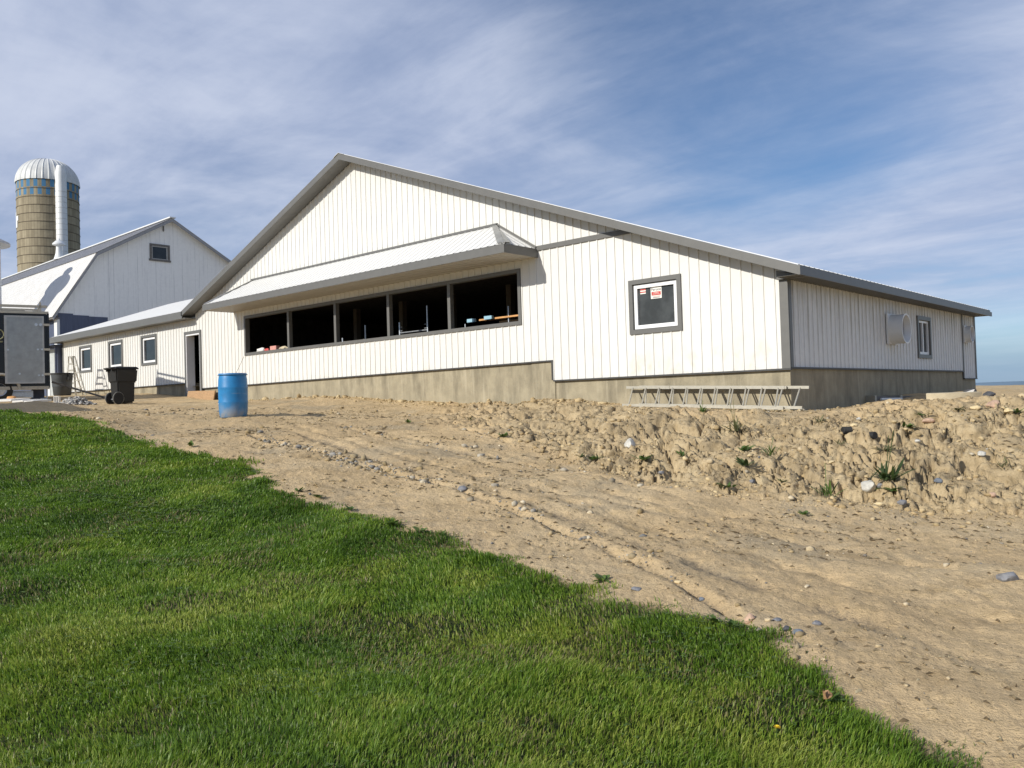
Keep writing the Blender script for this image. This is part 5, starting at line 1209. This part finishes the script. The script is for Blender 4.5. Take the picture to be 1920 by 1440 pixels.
# ------------------------------------------------------------------ the lawn
def grass():
    rng = np.random.default_rng(11)
    A = []; B = []
    for (b0,b1,dens) in ((2.0,3.6,15000),(3.6,5.2,11500),(5.2,7.5,7500),(7.5,10.5,4600),(10.5,13.5,3000),(13.5,17,2200)):
        a0, a1 = -.66*b1-1.0, 3.6; n = int((a1-a0)*(b1-b0)*dens); a = rng.uniform(a0,a1,n); b = rng.uniform(b0,b1,n)
        k = (a > -.66*b-.8); A.append(a[k]); B.append(b[k])
    a = np.concatenate(A); b = np.concatenate(B)
    ls = lawn_sd(a,b); thin = fbm(a*1.7,b*1.7,4,51)
    edge = sstep(-.22,.20,ls)*np.where(ls<.0, sstep(.45,.65,fbm(a*7,b*7,2,56)), 1); bare = 1-.45*sstep(.60,.74,thin)
    k = rng.random(len(a)) < edge*bare
    a = a[k]; b = b[k]; ls = ls[k]; n = len(a)
    z = ground(a, b); x, y = plan(a, b); r = np.hypot(a,b)
    tall = fbm(a*.9,b*.9,4,53); tuft = fbm(a*3.2,b*3.2,3,54)
    L = (.028+.023*tall+.026*sstep(.5,.75,tuft))*rng.uniform(.55,1.25,n)*(1+.4*np.exp(-((ls-.10)/.16)**2)*sstep(.5,.7,tuft))*np.where(ls<.05,.75,1)
    L *= np.clip(.85+r*.02,.9,1.2)
    wd = (.0016+.0009*rng.random(n))*np.clip(r/3.6,1,4.2)
    q = rng.uniform(0,2*math.pi,n); lean = rng.uniform(.05,.75,n); wind = 2*math.pi*fbm(a*.5,b*.5,2,57)*2
    dx = np.cos(q)*lean + .25*np.cos(wind); dy = np.sin(q)*lean + .25*np.sin(wind)
    sx, sy = -np.sin(q+rng.uniform(-.8,.8,n)), np.cos(q)
    h = L[:,None]; P0 = np.stack([x,y,z-.006],-1)
    mid = P0 + np.stack([dx*.30,dy*.30,np.full(n,.60)],-1)*h; tip = P0 + np.stack([dx*.95,dy*.95,1.0-.30*lean],-1)*h
    S = np.stack([sx,sy,np.zeros(n)],-1)*wd[:,None]
    V = np.stack([P0-S, P0+S, mid+S*.85, mid-S*.85, tip], 1).reshape(-1,3)
    base = np.arange(n)[:,None]*5
    Fc = np.concatenate([base+np.array([[0,1,2]]), base+np.array([[0,2,3]]), base+np.array([[3,2,4]])], 0)
    o = raw_mesh('grass', V, Fc, grass_mat())
    hue = np.clip(.75*(fbm(a*.8,b*.8,4,58)-.5)+.45*(fbm(a*2.8,b*2.8,3,59)-.5)+.36*(rng.random(n)-.5)+.47, 0, 1); dry = (rng.random(n) < (.03+.30*sstep(.56,.72,thin[k]))).astype(float)
    vcol(o, 'tint', np.repeat(hue,5)); vcol(o, 'dry', np.repeat(dry,5))
    tag(o, 'short green lawn grass sloping up on the left', 'grass', kind='stuff')
def grass_mat():
    m = bpy.data.materials.new('grass_blade'); m.use_nodes = True; t = NT(m.node_tree); b = t.n['Principled BSDF']
    v = t.new('ShaderNodeAttribute', attribute_name='tint').outputs['Fac']; dr_ = t.new('ShaderNodeAttribute', attribute_name='dry').outputs['Fac']
    c = t.ramp(v, [(.15,(.056,.110,.018)),(.38,(.118,.212,.023)),(.58,(.205,.305,.035)),(.8,(.34,.38,.07))])
    c = t.mix(dr_, c, (.25,.21,.10))
    t.set(b, 'Base Color', c); b.inputs['Roughness'].default_value = .45; b.inputs['Specular IOR Level'].default_value = .35
    tr = t.new('ShaderNodeBsdfTranslucent'); t.set(tr, 'Color', t.mix(.4, c, (.22,.40,.03)))
    mx = t.new('ShaderNodeMixShader'); mx.inputs[0].default_value = .38; t.l.new(b.outputs[0], mx.inputs[1]); t.l.new(tr.outputs[0], mx.inputs[2])
    t.l.new(mx.outputs[0], t.n['Material Output'].inputs[0]); return m
grass()
def clover():
    rng = np.random.default_rng(77); n = 26000; a = rng.uniform(-8, 3.4, n); b = rng.uniform(2.2, 12, n); k = (lawn_sd(a,b) > -.02)&(a > -.66*b-.8)&(rng.random(n) < sstep(.52,.70,fbm(a*1.1,b*1.1,3,91))*.9+.05)
    a = a[k]; b = b[k]; n = len(a); z = ground(a,b); x, y = plan(a,b); V = []; Fc = []; q0 = rng.uniform(0,6.28,n); h = rng.uniform(.018,.045,n); s_ = rng.uniform(.006,.013,n)*np.clip(b/5,1,2)
    VV = np.zeros((n,3,4,3)); FF = np.arange(n*12).reshape(-1,4)
    for j in range(3):
        q = q0+j*2.094; c, sn = np.cos(q), np.sin(q)
        for m_, (f, sd, up_) in enumerate(((0,0,0),(1,-.6,.15),(1.9,0,.05),(1,.6,.15))):
            VV[:,j,m_,0] = x+s_*(f*c-sd*sn); VV[:,j,m_,1] = y+s_*(f*sn+sd*c); VV[:,j,m_,2] = z+h+s_*up_*rng.uniform(-1,2,n)
    o = raw_mesh('clover', VV.reshape(-1,3), FF, M['leaf']); vcol(o, 'tint', np.repeat(rng.random(n),12)); tag(o, 'small clover leaves mixed into the lawn', 'clover', kind='stuff')
clover()
# broad leaved weeds along the edge of the lawn, one dandelion, one dead leaf
EDGE = [(1130,1090,.12),(1340,1170,.11),(1372,1178,.10),(735,985,.13),(790,1000,.12),(825,1008,.12),(600,935,.12),(655,958,.12),(1535,1310,.09),(360,838,.16),(560,922,.10),(1560,1318,.08)]
for i,(px,py,s_) in enumerate(EDGE):
    o = weed(px,py,s_,14,'leaf',None,400+i,.55,.20,0); o['group'] = 'broad leaved weeds along the lawn edge'
    o['label'] = 'broad leaved green weed growing in the ragged edge of the lawn'; o['category'] = 'weed'
p_, d_ = on_ground(1456, 1394); dn = thing('dandelion', 'single yellow dandelion flower in the near lawn', 'flower', p_)
m2 = MB(); m2.tube([(0,0,0),(.004,.002,.06)], .0022, 6); m2.build('stem', M['leaf'], dn, local=True)
m2 = MB()
for k in range(30):
    q = k*2.4; e_ = .25+.9*(k/30); L = .017; c_, s2 = math.cos(q), math.sin(q); w_ = .0028
    b0 = Vector((.004,.002,.06)); tp = b0+Vector((c_*L*math.cos(e_), s2*L*math.cos(e_), L*math.sin(e_)*.7)); sd = Vector((-s2,c_,0))*w_
    m2.add([b0, tp+sd, tp-sd], [(0,1,2)])
m2.build('petals', mat('petal', (.80,.58,.02), .6, var=.08), dn, local=True)
p_, d_ = on_ground(1541, 1326); m2 = MB(); vs = []; fs = []
for i in range(7):
    for j in range(5):
        u_ = (i/6-.5); v_ = (j/4-.5)*(1-abs(u_)*1.3); vs.append((u_*.06, v_*.05, .055+.09*abs(v_)*.5+.10*u_*u_+.012*math.sin(9*u_)))
fs = [(i*5+j,i*5+j+1,i*5+j+6,i*5+j+5) for i in range(6) for j in range(4)]
m2.add(vs, fs); o = m2.build('dead_leaf', mat('dead_leaf', (.33,.19,.09), .7, var=.2, scale=30), smooth=True); o.location = p_; o.rotation_euler = (.4,.2,1.0); tag(o, 'curled brown dead leaf at the lower lawn edge', 'leaf')
